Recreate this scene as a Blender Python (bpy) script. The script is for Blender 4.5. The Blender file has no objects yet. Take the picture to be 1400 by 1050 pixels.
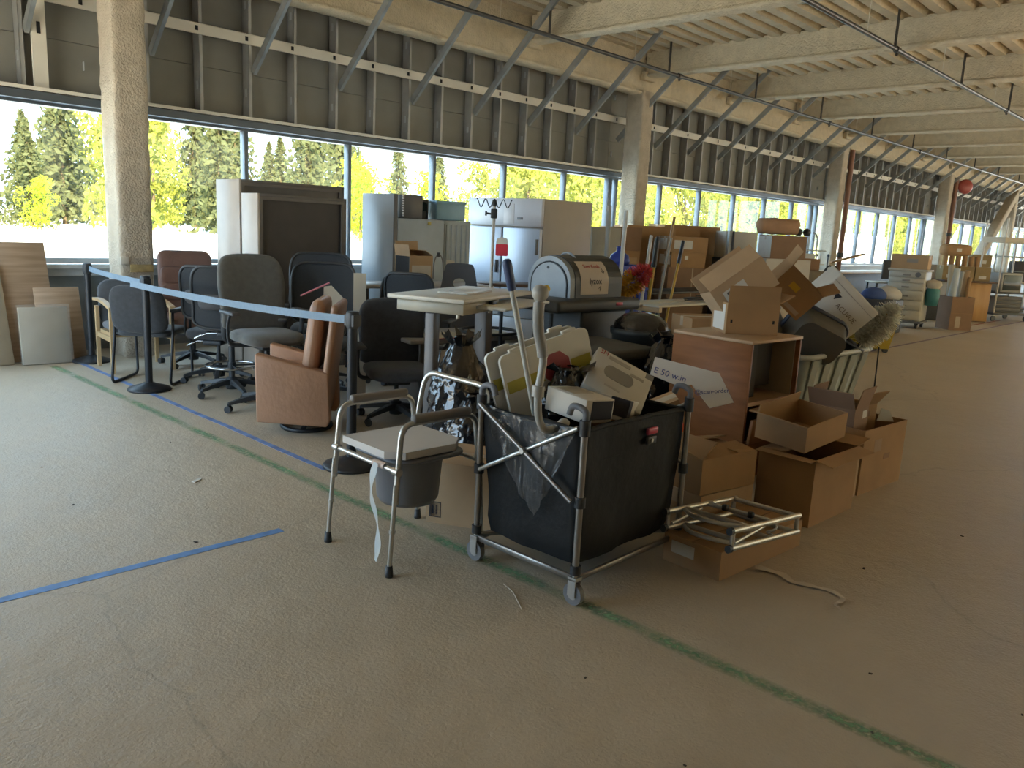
import bpy, bmesh, math, random
from mathutils import Vector, Matrix, noise
random.seed(7)
SC = bpy.context.scene
COL = SC.collection
PI = math.pi
def R(d): return math.radians(d)

# ------------------------------------------------------------------ camera
def make_camera():
    yaw, pit, rol, F = R(46.728), R(11.005), R(-2.843), 1096.9
    cy, sy = math.cos(yaw), math.sin(yaw)
    f = Vector((sy*math.cos(pit), cy*math.cos(pit), -math.sin(pit)))
    r = Vector((cy, -sy, 0)); d = f.cross(r)
    c, s = math.cos(rol), math.sin(rol)
    r2 = c*r + s*d; d2 = -s*r + c*d
    cam = bpy.data.cameras.new('camera')
    cam.sensor_width = 36; cam.lens = F/1400*36; cam.clip_end = 2000; cam.clip_start = 0.05
    o = bpy.data.objects.new('camera', cam); COL.objects.link(o)
    u = -d2; b = -f
    o.matrix_world = Matrix(((r2.x, u.x, b.x, 0), (r2.y, u.y, b.y, 0), (r2.z, u.z, b.z, 1.55), (0, 0, 0, 1)))
    SC.camera = o
make_camera()

# ------------------------------------------------------------------ light
def make_light():
    w = bpy.data.worlds.new('world'); SC.world = w; w.use_nodes = True
    nt = w.node_tree; bg = nt.nodes['Background']
    bg.inputs['Color'].default_value = (0.54, 0.77, 1.0, 1); bg.inputs['Strength'].default_value = 3.2
    s = bpy.data.lights.new('sun', 'SUN'); s.energy = 16.0; s.angle = R(0.6); s.color = (1.0, 0.78, 0.44)
    o = bpy.data.objects.new('sun', s); COL.objects.link(o)
    d = Vector((0.34, 0.88, -0.62)).normalized()
    o.rotation_euler = d.to_track_quat('-Z', 'Y').to_euler()
    # daylight portals in the window openings (they emit nothing themselves)
    def portal(name, loc, rot, sx, sy):
        l = bpy.data.lights.new(name, 'AREA'); l.shape = 'RECTANGLE'; l.size = sx; l.size_y = sy
        l.cycles.is_portal = True
        p = bpy.data.objects.new(name, l); COL.objects.link(p); p.location = loc; p.rotation_euler = rot
    portal('window_portal_far', (21.0, 9.62, 1.75), (R(-90), 0, 0), 54, 1.6)
    portal('window_portal_left', (-2.05, 6.6, 1.65), (0, R(-90), 0), 3.1, 5.6)
    portal('window_portal_back', (27.2, -8.25, 2.0), (R(90), 0, 0), 39, 3.8)
make_light()
SC.view_settings.view_transform = 'Standard'
SC.view_settings.look = 'None'
SC.view_settings.gamma = 1.0
SC.view_settings.exposure = 1.17
SC.view_settings.use_curve_mapping = False
SC.cycles.max_bounces = 8
SC.cycles.diffuse_bounces = 5
SC.cycles.transparent_max_bounces = 16
SC.cycles.caustics_reflective = False
SC.cycles.caustics_refractive = False
SC.cycles.sample_clamp_indirect = 6.0

# ------------------------------------------------------------------ materials
MATS = {}
def mat(name, col, rough=0.6, metal=0.0, var=0.08, vscale=6.0, bump=0.0, bscale=60.0, spec=0.5, col2=None, alpha=None, sheen=0.0, stretch=None, coat=0.0):
    if name in MATS: return MATS[name]
    m = bpy.data.materials.new(name); m.use_nodes = True
    nt = m.node_tree; N = nt.nodes; L = nt.links
    p = N['Principled BSDF']
    p.inputs['Roughness'].default_value = rough; p.inputs['Metallic'].default_value = metal
    p.inputs['Specular IOR Level'].default_value = spec
    if coat: p.inputs['Coat Weight'].default_value = coat; p.inputs['Coat Roughness'].default_value = 0.15
    if sheen: p.inputs['Sheen Weight'].default_value = sheen
    tc = N.new('ShaderNodeTexCoord')
    vec = tc.outputs['Object']
    if stretch:
        mp = N.new('ShaderNodeMapping'); mp.inputs['Scale'].default_value = stretch
        L.new(vec, mp.inputs['Vector']); vec = mp.outputs['Vector']
    nz = N.new('ShaderNodeTexNoise'); nz.inputs['Scale'].default_value = vscale; nz.inputs['Detail'].default_value = 4
    L.new(vec, nz.inputs['Vector'])
    mx = N.new('ShaderNodeMix'); mx.data_type = 'RGBA'
    a = [max(0, c*(1-var)) for c in col[:3]]; b = [min(1, c*(1+var)) for c in col[:3]]
    if col2: a, b = col[:3], col2[:3]
    mx.inputs['A'].default_value = (*a, 1); mx.inputs['B'].default_value = (*b, 1)
    cr = N.new('ShaderNodeMapRange'); cr.inputs['From Min'].default_value = 0.32; cr.inputs['From Max'].default_value = 0.68
    L.new(nz.outputs['Fac'], cr.inputs['Value']); L.new(cr.outputs['Result'], mx.inputs['Factor'])
    L.new(mx.outputs['Result'], p.inputs['Base Color'])
    if bump:
        n2 = N.new('ShaderNodeTexNoise'); n2.inputs['Scale'].default_value = bscale; n2.inputs['Detail'].default_value = 3
        L.new(vec, n2.inputs['Vector'])
        bp = N.new('ShaderNodeBump'); bp.inputs['Strength'].default_value = bump; bp.inputs['Distance'].default_value = 0.02
        L.new(n2.outputs['Fac'], bp.inputs['Height']); L.new(bp.outputs['Normal'], p.inputs['Normal'])
    if alpha is not None:
        p.inputs['Alpha'].default_value = alpha
    MATS[name] = m
    return m

def glass_mat(name, tint=(1, 1, 1), refl=0.08, rough=0.02):
    if name in MATS: return MATS[name]
    m = bpy.data.materials.new(name); m.use_nodes = True
    nt = m.node_tree; N = nt.nodes; L = nt.links
    N.remove(N['Principled BSDF']); out = N['Material Output']
    t = N.new('ShaderNodeBsdfTransparent'); t.inputs['Color'].default_value = (*tint, 1)
    g = N.new('ShaderNodeBsdfGlossy'); g.inputs['Roughness'].default_value = rough
    lw = N.new('ShaderNodeLayerWeight'); lw.inputs['Blend'].default_value = 0.5
    pw = N.new('ShaderNodeMath'); pw.operation = 'POWER'; pw.inputs[1].default_value = 5.0
    mr = N.new('ShaderNodeMapRange'); mr.inputs['To Min'].default_value = refl*0.5; mr.inputs['To Max'].default_value = 0.5
    L.new(lw.outputs['Facing'], pw.inputs[0]); L.new(pw.outputs[0], mr.inputs['Value'])
    mx = N.new('ShaderNodeMixShader')
    L.new(mr.outputs['Result'], mx.inputs['Fac']); L.new(t.outputs['BSDF'], mx.inputs[1]); L.new(g.outputs['BSDF'], mx.inputs[2])
    L.new(mx.outputs['Shader'], out.inputs['Surface'])
    MATS[name] = m
    return m

def film_mat(name, col, opac, rough=0.25):
    """thin crinkled plastic: partly see-through, glossy"""
    if name in MATS: return MATS[name]
    m = mat(name, col, rough=rough, var=0.05, bump=0.35, bscale=14, spec=0.7)
    m.node_tree.nodes['Principled BSDF'].inputs['Alpha'].default_value = opac
    return m

# ------------------------------------------------------------------ mesh builder
class MB:
    def __init__(s): s.v = []; s.f = []; s.mi = []; s.sm = []
    def add(s, vs, fs, M=None, mi=0, smooth=False):
        o = len(s.v)
        s.v += [tuple(M @ Vector(v)) if M else tuple(v) for v in vs]
        for f in fs:
            s.f.append(tuple(i+o for i in f)); s.mi.append(mi); s.sm.append(smooth)
        return s
    def bm(s, b, M=None, mi=0, smooth=False):
        b.verts.ensure_lookup_table(); b.verts.index_update()
        s.add([v.co.copy() for v in b.verts], [[v.index for v in f.verts] for f in b.faces], M, mi, smooth); b.free(); return s
    def box(s, x0, x1, y0, y1, z0, z1, M=None, mi=0):
        vs = [(x0,y0,z0),(x1,y0,z0),(x1,y1,z0),(x0,y1,z0),(x0,y0,z1),(x1,y0,z1),(x1,y1,z1),(x0,y1,z1)]
        return s.add(vs, [(0,3,2,1),(4,5,6,7),(0,1,5,4),(1,2,6,5),(2,3,7,6),(3,0,4,7)], M, mi)
    def rbox(s, x0, x1, y0, y1, z0, z1, r=0.01, seg=2, M=None, mi=0, smooth=True):
        b = bmesh.new(); bmesh.ops.create_cube(b, size=1)
        for v in b.verts:
            v.co = Vector(((x0+x1)/2+v.co.x*(x1-x0), (y0+y1)/2+v.co.y*(y1-y0), (z0+z1)/2+v.co.z*(z1-z0)))
        r = min(r, 0.49*min(x1-x0, y1-y0, z1-z0))
        bmesh.ops.bevel(b, geom=b.edges[:], offset=r, segments=seg, profile=0.5, affect='EDGES')
        return s.bm(b, M, mi, smooth)
    def cyl(s, p, q, r, r2=None, n=12, caps=True, mi=0, smooth=True, M=None):
        p = Vector(p); q = Vector(q); r2 = r if r2 is None else r2
        ax = (q-p).normalized(); u = ax.orthogonal().normalized(); w = ax.cross(u)
        vs = []
        for c, rr in ((p, r), (q, r2)):
            for i in range(n):
                a = 2*PI*i/n; vs.append(c+(u*math.cos(a)+w*math.sin(a))*rr)
        s.add(vs, [(i, (i+1) % n, n+(i+1) % n, n+i) for i in range(n)], M, mi, smooth)
        if caps: s.add(vs, [tuple(range(n))[::-1], tuple(range(n, 2*n))], M, mi)
        return s
    def tube(s, pts, r, n=8, closed=False, mi=0, M=None, sub=0, ry=None):
        pts = [Vector(p) for p in pts]
        if sub: pts = smooth_path(pts, sub, closed)
        k = len(pts); vs = []; u = None
        rad = r if isinstance(r, (list, tuple)) else None
        for i, p in enumerate(pts):
            if closed: t = (pts[(i+1) % k]-pts[i-1])
            else: t = pts[min(i+1, k-1)]-pts[max(i-1, 0)]
            t = t.normalized() if t.length > 1e-9 else Vector((0, 0, 1))
            u = t.orthogonal().normalized() if u is None else (u-t*u.dot(t))
            u = u.normalized() if u.length > 1e-6 else t.orthogonal().normalized()
            w = t.cross(u)
            rr = rad[min(int(i*len(rad)/k), len(rad)-1)] if rad else r
            for j in range(n):
                a = 2*PI*j/n; vs.append(p+u*math.cos(a)*rr+w*math.sin(a)*(ry if ry else rr))
        m = k if closed else k-1
        fs = [(i*n+j, i*n+(j+1) % n, ((i+1) % k)*n+(j+1) % n, ((i+1) % k)*n+j) for i in range(m) for j in range(n)]
        s.add(vs, fs, M, mi, True)
        if not closed: s.add(vs, [tuple(range(n))[::-1], tuple(range((k-1)*n, k*n))], M, mi)
        return s
    def prism(s, poly, t0, t1, axis='z', M=None, mi=0, smooth=False):
        """extrude a 2D outline (ccw) from t0 to t1 along an axis"""
        def P(a, b, t): return (a, b, t) if axis == 'z' else ((a, t, b) if axis == 'y' else (t, a, b))
        n = len(poly)
        vs = [P(a, b, t0) for a, b in poly]+[P(a, b, t1) for a, b in poly]
        fl = axis == 'y'
        sides = [(i, (i+1) % n, n+(i+1) % n, n+i) for i in range(n)]
        caps = [tuple(range(n))[::-1], tuple(range(n, 2*n))]
        if fl: sides = [f[::-1] for f in sides]; caps = [f[::-1] for f in caps]
        s.add(vs, sides, M, mi, smooth); s.add(vs, caps, M, mi); return s
    def lathe(s, prof, n=20, M=None, mi=0, smooth=True, caps=True):
        vs = []; k = len(prof)
        for r, z in prof:
            for i in range(n):
                a = 2*PI*i/n; vs.append((r*math.cos(a), r*math.sin(a), z))
        fs = [(i*n+j, i*n+(j+1) % n, (i+1)*n+(j+1) % n, (i+1)*n+j) for i in range(k-1) for j in range(n)]
        s.add(vs, fs, M, mi, smooth)
        if caps:
            if prof[0][0] > 1e-4: s.add(vs, [tuple(range(n))[::-1]], M, mi)
            if prof[-1][0] > 1e-4: s.add(vs, [tuple(range((k-1)*n, k*n))], M, mi)
        return s
    def grid(s, fn, nu, nv, M=None, mi=0, smooth=True, wrap=False):
        vs = [fn(i/(nu if wrap else nu-1), j/(nv-1)) for j in range(nv) for i in range(nu)]
        fs = []
        for j in range(nv-1):
            for i in range(nu if wrap else nu-1):
                i2 = (i+1) % nu
                fs.append((j*nu+i, j*nu+i2, (j+1)*nu+i2, (j+1)*nu+i))
        return s.add(vs, fs, M, mi, smooth)
    def pillow(s, poly, t, fn=None, M=None, mi=0, p=3.0, rings=(1.0, 0.985, 0.95, 0.86, 0.66, 0.35), flat=1.0):
        """a stuffed pad: 2D outline (u, v) swollen to thickness t; fn maps (u, v, w) to a point"""
        fn = fn or (lambda u, v, w: (u, v, w)); n = len(poly)
        cx = sum(q[0] for q in poly)/n; cy = sum(q[1] for q in poly)/n
        vs = []; fs = []
        for sg in (1, -1):
            o = len(vs)
            for k in rings:
                h = sg*t/2*(1-k**(p*2))**(1/p)*flat
                vs += [fn(cx+(a-cx)*k, cy+(b-cy)*k, h) for a, b in poly]
            vs.append(fn(cx, cy, sg*t/2*flat)); c = len(vs)-1
            for r in range(len(rings)-1):
                for i in range(n):
                    q = (o+r*n+i, o+r*n+(i+1) % n, o+(r+1)*n+(i+1) % n, o+(r+1)*n+i); fs.append(q if sg > 0 else q[::-1])
            l = o+(len(rings)-1)*n
            for i in range(n):
                q = (l+i, l+(i+1) % n, c); fs.append(q if sg > 0 else q[::-1])
        return s.add(vs, fs, M, mi, True)
    def mesh(s, name, mats):
        me = bpy.data.meshes.new(name); me.from_pydata(s.v, [], s.f)
        for m in (mats if isinstance(mats, (list, tuple)) else [mats]): me.materials.append(m)
        me.polygons.foreach_set('material_index', s.mi); me.polygons.foreach_set('use_smooth', s.sm)
        me.update(); return me
    def build(s, name, mats, parent=None, loc=None, rz=None, label=None, kind=None):
        return link(name, s.mesh(name, mats), parent, loc, rz, label, kind)

def link(name, me, parent=None, loc=None, rz=None, label=None, kind=None):
    o = bpy.data.objects.new(name, me); COL.objects.link(o)
    if parent: o.parent = parent
    if loc: o.location = loc
    if rz is not None: o.rotation_euler = (0, 0, rz) if not isinstance(rz, (tuple, list)) else rz
    if label: o['label'] = label
    if kind: o['kind'] = kind
    return o

def smooth_path(pts, sub, closed=False):
    out = []; k = len(pts)
    rng = range(k if closed else k-1)
    for i in rng:
        p0 = pts[i-1] if (i > 0 or closed) else pts[0]; p1 = pts[i]; p2 = pts[(i+1) % k]
        p3 = pts[(i+2) % k] if (i+2 < k or closed) else pts[-1]
        for j in range(sub):
            t = j/sub
            out.append(0.5*((2*p1)+(p2-p0)*t+(2*p0-5*p1+4*p2-p3)*t*t+(3*p1-p0-3*p2+p3)*t*t*t))
    if not closed: out.append(pts[-1])
    return out

def fillet(pts, r, n=5):
    """round the corners of an open polyline"""
    pts = [Vector(p) for p in pts]; out = [pts[0]]
    for i in range(1, len(pts)-1):
        a, b, c = pts[i-1], pts[i], pts[i+1]
        d1 = (a-b); d2 = (c-b); rr = min(r, d1.length*0.49, d2.length*0.49)
        s = b+d1.normalized()*rr; e = b+d2.normalized()*rr
        for j in range(n+1):
            t = j/n; out.append((1-t)**2*s+2*t*(1-t)*b+t*t*e)
    out.append(pts[-1]); return out

def rrect(w, h, r, n=5, cx=0, cy=0):
    out = []
    for sx, sy, a0 in ((1, 1, 0), (-1, 1, 90), (-1, -1, 180), (1, -1, 270)):
        for i in range(n+1):
            a = R(a0+90*i/n); out.append((cx+sx*(w/2-r)+r*math.cos(a), cy+sy*(h/2-r)+r*math.sin(a)))
    return out

def thing(name, label, cat, loc=(0, 0, 0), rz=0.0, group=None, rot=None):
    o = bpy.data.objects.new(name, None); COL.objects.link(o); o.empty_display_size = 0.1
    o.location = loc; o.rotation_euler = rot if rot else (0, 0, rz)
    o['label'] = label; o['category'] = cat
    if group: o['group'] = group
    return o
def tag(o, label, cat, group=None):
    o['label'] = label; o['category'] = cat
    if group: o['group'] = group
    return o
def dup(root, loc, rz, label, group=None):
    """a copy of a thing with its parts and their sub-parts"""
    r = root.copy(); COL.objects.link(r); r.location = loc; r.rotation_euler = (0, 0, rz) if not isinstance(rz, (tuple, list)) else rz
    r['label'] = label
    if group: r['group'] = group
    for ch in list(root.children):
        c = ch.copy(); COL.objects.link(c); c.parent = r
        for g in list(ch.children):
            d = g.copy(); COL.objects.link(d); d.parent = c
    return r
def face(fx, fy):
    """z rotation that turns a thing built facing -y towards (fx, fy)"""
    return math.atan2(fx, -fy)
def TRS(loc, rot=(0, 0, 0)):
    from mathutils import Euler
    return Matrix.Translation(loc) @ Euler(rot).to_matrix().to_4x4()
def text(name, body, size, m, parent, loc, rot, align='CENTER', ext=0.0004, shear=0.0, label=None):
    c = bpy.data.curves.new(name, 'FONT'); c.body = body; c.size = size; c.extrude = ext
    c.align_x = align; c.align_y = 'CENTER'; c.shear = shear; c.resolution_u = 3
    c.materials.append(m)
    tmp = bpy.data.objects.new('tmp_text', c)
    me = bpy.data.meshes.new_from_object(tmp); me.name = name
    bpy.data.objects.remove(tmp); bpy.data.curves.remove(c)
    if not me.materials: me.materials.append(m)
    o = bpy.data.objects.new(name, me); COL.objects.link(o); o['kind'] = 'stuff'
    if parent: o.parent = parent
    o.location = loc; o.rotation_euler = rot
    if label: o['label'] = label
    return o
# ------------------------------------------------------------------ common materials
def floor_mat():
    m = bpy.data.materials.new('concrete_floor'); m.use_nodes = True
    nt = m.node_tree; N = nt.nodes; L = nt.links; p = N['Principled BSDF']
    tc = N.new('ShaderNodeTexCoord')
    def nz(scale, det=4, rough=0.55):
        n = N.new('ShaderNodeTexNoise'); n.inputs['Scale'].default_value = scale; n.inputs['Detail'].default_value = det
        n.inputs['Roughness'].default_value = rough; L.new(tc.outputs['Object'], n.inputs['Vector']); return n
    def ramp(src, a, b):
        r = N.new('ShaderNodeMapRange'); r.inputs['From Min'].default_value = a; r.inputs['From Max'].default_value = b
        L.new(src, r.inputs['Value']); return r.outputs['Result']
    def mix(fac, A, B):
        x = N.new('ShaderNodeMix'); x.data_type = 'RGBA'; L.new(fac, x.inputs['Factor'])
        for k, v in (('A', A), ('B', B)):
            if isinstance(v, tuple): x.inputs[k].default_value = (*v, 1)
            else: L.new(v, x.inputs[k])
        return x.outputs['Result']
    big = ramp(nz(0.55, 5).outputs['Fac'], 0.35, 0.65)
    c = mix(big, (0.43, 0.36, 0.265), (0.54, 0.455, 0.34))
    mid = ramp(nz(4.5, 6, 0.7).outputs['Fac'], 0.30, 0.75)
    c2 = mix(mid, (0.41, 0.335, 0.24), (0.55, 0.47, 0.36))
    x = N.new('ShaderNodeMix'); x.data_type = 'RGBA'; x.inputs['Factor'].default_value = 0.45
    L.new(c, x.inputs['A']); L.new(c2, x.inputs['B']); c = x.outputs['Result']
    spk = ramp(nz(9, 8, 0.75).outputs['Fac'], 0.66, 0.72)
    c = mix(spk, c, (0.19, 0.165, 0.135))
    # hairline cracks
    wp = nz(1.2, 4); mm = N.new('ShaderNodeMix'); mm.data_type = 'VECTOR'; mm.inputs['Factor'].default_value = 0.42
    L.new(tc.outputs['Object'], mm.inputs['A']); L.new(wp.outputs['Color'], mm.inputs['B'])
    vo = N.new('ShaderNodeTexVoronoi'); vo.feature = 'DISTANCE_TO_EDGE'; vo.inputs['Scale'].default_value = 0.30
    L.new(mm.outputs['Result'], vo.inputs['Vector'])
    cf = N.new('ShaderNodeMapRange'); cf.inputs['From Min'].default_value = 0.0; cf.inputs['From Max'].default_value = 0.0022
    cf.inputs['To Min'].default_value = 0.22; cf.inputs['To Max'].default_value = 0.0; L.new(vo.outputs['Distance'], cf.inputs['Value'])
    c = mix(cf.outputs['Result'], c, (0.13, 0.11, 0.09))
    L.new(c, p.inputs['Base Color'])
    rr = N.new('ShaderNodeMapRange'); rr.inputs['To Min'].default_value = 0.42; rr.inputs['To Max'].default_value = 0.64
    L.new(mid, rr.inputs['Value']); L.new(rr.outputs['Result'], p.inputs['Roughness'])
    p.inputs['Specular IOR Level'].default_value = 0.42
    ad = N.new('ShaderNodeMath'); ad.operation = 'ADD'
    sc = N.new('ShaderNodeMath'); sc.operation = 'MULTIPLY'; sc.inputs[1].default_value = 0.35
    L.new(nz(75, 3, 0.6).outputs['Fac'], sc.inputs[0]); L.new(nz(6, 6, 0.65).outputs['Fac'], ad.inputs[0]); L.new(sc.outputs[0], ad.inputs[1])
    bp = N.new('ShaderNodeBump'); bp.inputs['Strength'].default_value = 0.65; bp.inputs['Distance'].default_value = 0.013
    L.new(ad.outputs[0], bp.inputs['Height']); L.new(bp.outputs['Normal'], p.inputs['Normal'])
    return m
M_FLOOR = floor_mat()
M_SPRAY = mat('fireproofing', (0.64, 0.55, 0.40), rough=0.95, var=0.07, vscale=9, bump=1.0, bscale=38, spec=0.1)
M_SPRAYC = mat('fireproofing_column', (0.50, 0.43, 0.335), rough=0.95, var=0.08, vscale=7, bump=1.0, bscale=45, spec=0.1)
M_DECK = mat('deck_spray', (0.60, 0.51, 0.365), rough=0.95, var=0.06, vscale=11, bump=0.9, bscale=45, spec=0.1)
M_SHEATH = mat('sheathing', (0.255, 0.245, 0.215), rough=0.8, var=0.08, vscale=2.5)
M_GALV = mat('galvanised', (0.33, 0.345, 0.345), rough=0.42, metal=0.55, var=0.14, vscale=5)
M_STUD = mat('steel_stud', (0.36, 0.355, 0.335), rough=0.5, metal=0.35, var=0.1, vscale=4)
M_TRACK = mat('track_strip', (0.70, 0.655, 0.56), rough=0.55, var=0.06, vscale=3)
M_ALU = mat('window_frame', (0.085, 0.10, 0.115), rough=0.42, metal=0.3, var=0.08)
M_MULL = mat('window_mullion', (0.20, 0.215, 0.23), rough=0.45, metal=0.35, var=0.06)
M_SILL = mat('sill_metal', (0.42, 0.44, 0.45), rough=0.45, var=0.06)
M_LOWW = mat('low_wall', (0.20, 0.22, 0.23), rough=0.7, var=0.1)
M_WALLP = mat('plain_wall', (0.42, 0.39, 0.33), rough=0.85, var=0.05)
M_GLASS = glass_mat('window_glass', (0.96, 0.98, 0.97))
M_PIPE = mat('sprinkler_pipe', (0.055, 0.048, 0.042), rough=0.38, metal=0.3, var=0.1)
M_BLACK = mat('black_hole', (0.012, 0.012, 0.012), rough=0.9, var=0)

X0, X1, YB, YW = -1.8, 47.0, -8.0, 9.4
def struct(name, mb, m, parent=None, **k):
    o = mb.build(name, m, parent, **k)
    if not parent: o['kind'] = 'structure'
    return o

# ------------------------------------------------------------------ floor, outside ground
struct('floor', MB().box(X0-0.3, X1+0.3, YB-0.3, YW+0.3, -0.2, 0.0), M_FLOOR)
M_GROUND = mat('pale_ground', (0.80, 0.78, 0.73), rough=0.9, var=0.04, vscale=0.2)
g = MB()
for a in ((-260, 380, YW+0.3, 420), (-260, 380, -300, YB-0.3), (-260, X0-0.3, YB-0.3, YW+0.3), (X1+0.3, 380, YB-0.3, YW+0.3)):
    g.box(a[0], a[1], a[2], a[3], -0.5, -0.12)
struct('ground', g, M_GROUND)

# ------------------------------------------------------------------ far wall (the one with the windows)
COLX = [3.45, 12.48, 21.48, 30.7, 39.9]
wall = struct('wall_far', MB().box(X0, X1, YW+0.02, YW+0.22, 0, 0.90), M_LOWW)
upper = MB()
# two courses of sheathing sheets, each 1.225 m wide with open joints
xs = [5.12-1.225*8+1.225*k for k in range(44)]
sheet_a = MB().box(0.004, 1.221, 0, 0.02, 0, 0.50).mesh('sheathing_panel', M_SHEATH)
sheet_b = MB().box(0.004, 1.221, 0, 0.02, 0, 1.45).mesh('sheathing_panel', M_SHEATH)
for x in xs:
    if x < X1-1.0:
        link('sheathing_panel', sheet_a, wall, (x, 9.56, 2.72))
        link('sheathing_panel', sheet_b, wall, (x, 9.56, 3.228))
stud_me = MB().box(-0.02, 0.02, 0, 0.008, 0, 1.97).box(-0.02, -0.012, 0, 0.15, 0, 1.97).box(-0.02, 0.02, 0.142, 0.15, 0, 1.97).mesh('stud', M_STUD)
MB().box(X0, X1, 9.585, 9.62, 2.66, 4.75).build('light_seal_backing', M_SHEATH, wall)  # added behind the sheets so daylight cannot leak through the joints
holes = MB(); punch = MB()
k = 0
sx = 5.12-0.6125*15
while sx < X1-0.2:
    if all(abs(sx-c) > 0.22 for c in COLX): link('stud', stud_me, wall, (sx, 9.40, 2.70))
    holes.box(sx-0.075, sx-0.04, 9.365, 9.372, 3.575, 3.625)
    for zz in (2.95, 3.95): punch.box(sx-0.0235, sx-0.0195, 9.45, 9.49, zz, zz+0.09)
    sx += 0.6125
MB().box(X0, X1, 9.37, 9.398, 3.54, 3.66).box(X0, X1, 9.37, 9.43, 3.655, 3.66).build('wall_track', M_TRACK, wall)
o = holes.build('track_slot', M_BLACK, wall); o['kind'] = 'stuff'
o = punch.build('stud_slot', M_SILL, wall); o['kind'] = 'stuff'
MB().box(2.755, 2.885, 9.36, 9.40, 2.70, 3.60).build('wide_stud', M_TRACK, wall)
MB().box(2.80, 2.835, 9.355, 9.361, 3.22, 3.33).build('switch_slot', M_BLACK, wall)
# diagonal kickers from the studs up to the roof deck
def channel(L, w=0.092, d=0.041, t=0.004):
    m = MB(); m.box(-w/2*0, t, -d, 0, 0, L)
    return m
brace = MB()
Lb = 2.30
brace.box(-0.021, -0.017, -0.046, 0.046, 0, Lb).box(-0.021, 0.021, -0.046, -0.042, 0, Lb).box(-0.021, 0.021, 0.042, 0.046, 0, Lb)
brace_me = brace.mesh('brace', M_GALV)
ang = math.atan2(9.42-7.95, 4.62-3.27)
bx = 5.12-1.225*6
while bx < X1-0.3:
    link('brace', brace_me, wall, (bx+0.045, 9.40, 3.24), (ang, 0, 0)); bx += 1.225
# low wall: sill, studs, panels
MB().rbox(X0, X1, 9.26, 9.42, 0.90, 0.945, 0.006).build('window_sill', M_SILL, wall)
lw = MB().box(-0.59, 0.59, 0, 0.012, 0.06, 0.82).mesh('panel', M_LOWW)
lx = X0+0.7
M_LST = mat('low_stud', (0.30, 0.33, 0.35), rough=0.5, metal=0.2)
ls = MB().box(-0.02, 0.02, 0, 0.05, 0, 0.88).mesh('stud', M_LST)
while lx < X1-0.5:
    link('panel', lw, wall, (lx, 9.402, 0)); link('stud', ls, wall, (lx+0.61, 9.355, 0.0)); lx += 1.22
MB().box(X0, X1, 9.33, 9.41, 0.82, 0.90).build('wall_track', M_SILL, wall)

# windows, one per bay between the columns
def window(n, x0, x1, last=True):
    w = struct('window_%d' % n, MB().box(x0, x1, 9.44, 9.60, 2.545, 2.665).box(x0, x1, 9.30, 9.46, 2.575, 2.655), M_ALU)
    MB().box(x0, x1, 9.28, 9.50, 2.665, 2.70).build('head_track', M_TRACK, w)
    MB().box(x0, x1, 9.44, 9.58, 0.945, 1.0).build('frame', M_SILL, w)
    ms = [x for x in [5.09-1.52*7+1.52*i for i in range(38)] if x0+0.1 < x < x1-0.1]
    me = MB().rbox(-0.027, 0.027, 9.46, 9.57, 0.945, 2.60, 0.004, 1).mesh('mullion', M_MULL)
    for x in ms+[x0+0.03]+([x1-0.03] if last else []): link('mullion', me, w, (x, 0, 0))
    e = [x0]+ms+[x1]
    for a, b in zip(e[:-1], e[1:]):
        MB().box(a+0.032, b-0.032, 9.53, 9.536, 0.99, 2.56).build('pane', M_GLASS, w)
edges = [X0+0.1]+COLX+[X1-0.1]
for i in range(len(edges)-1): window(i+1, edges[i], edges[i+1], i > 0)

# columns sprayed with fireproofing
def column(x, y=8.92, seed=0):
    m = MB()
    outline = [(-0.150, -0.185), (0.150, -0.185), (0.170, -0.16), (0.158, -0.04), (0.158, 0.04), (0.170, 0.16), (0.150, 0.185), (-0.150, 0.185), (-0.170, 0.16), (-0.158, 0.04), (-0.158, -0.04), (-0.170, -0.16)]
    pts = []
    for i in range(len(outline)):
        a = Vector(outline[i]); b = Vector(outline[(i+1) % len(outline)]); n = max(1, int((b-a).length/0.05))
        for j in range(n): pts.append(a.lerp(b, j/n))
    nz = 70; nu = len(pts); vs = []
    for j in range(nz+1):
        z = 4.05*j/nz
        for p in pts:
            q = Vector((p.x, p.y, z)); d = noise.noise(q*7+Vector((seed, 0, 0)))*0.012+noise.noise(q*24+Vector((seed, 3, 0)))*0.009
            u = Vector((p.x, p.y, 0)).normalized(); vs.append((p.x+u.x*d, p.y+u.y*d, z))
    fs = [(j*nu+i, j*nu+(i+1) % nu, (j+1)*nu+(i+1) % nu, (j+1)*nu+i) for j in range(nz) for i in range(nu)]
    m.add(vs, fs, None, 0, True)
    m.add([(p.x, p.y, 0) for p in pts], [tuple(range(nu))[::-1]])
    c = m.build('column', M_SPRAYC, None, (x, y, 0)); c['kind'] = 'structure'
    return c
for i, x in enumerate(COLX):
    c = column(x, seed=i*5.0)
    if i == 0:
        MB().rbox(-0.185, -0.10, -0.205, -0.19, 0.98, 1.06, 0.004).build('white_patch', M_TRACK, c)
        MB().rbox(-0.09, 0.15, -0.212, -0.196, 0.90, 0.98, 0.006).build('stain_band', mat('ochre_stain', (0.36, 0.27, 0.12), rough=0.9, var=0.3, vscale=12), c)

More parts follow.
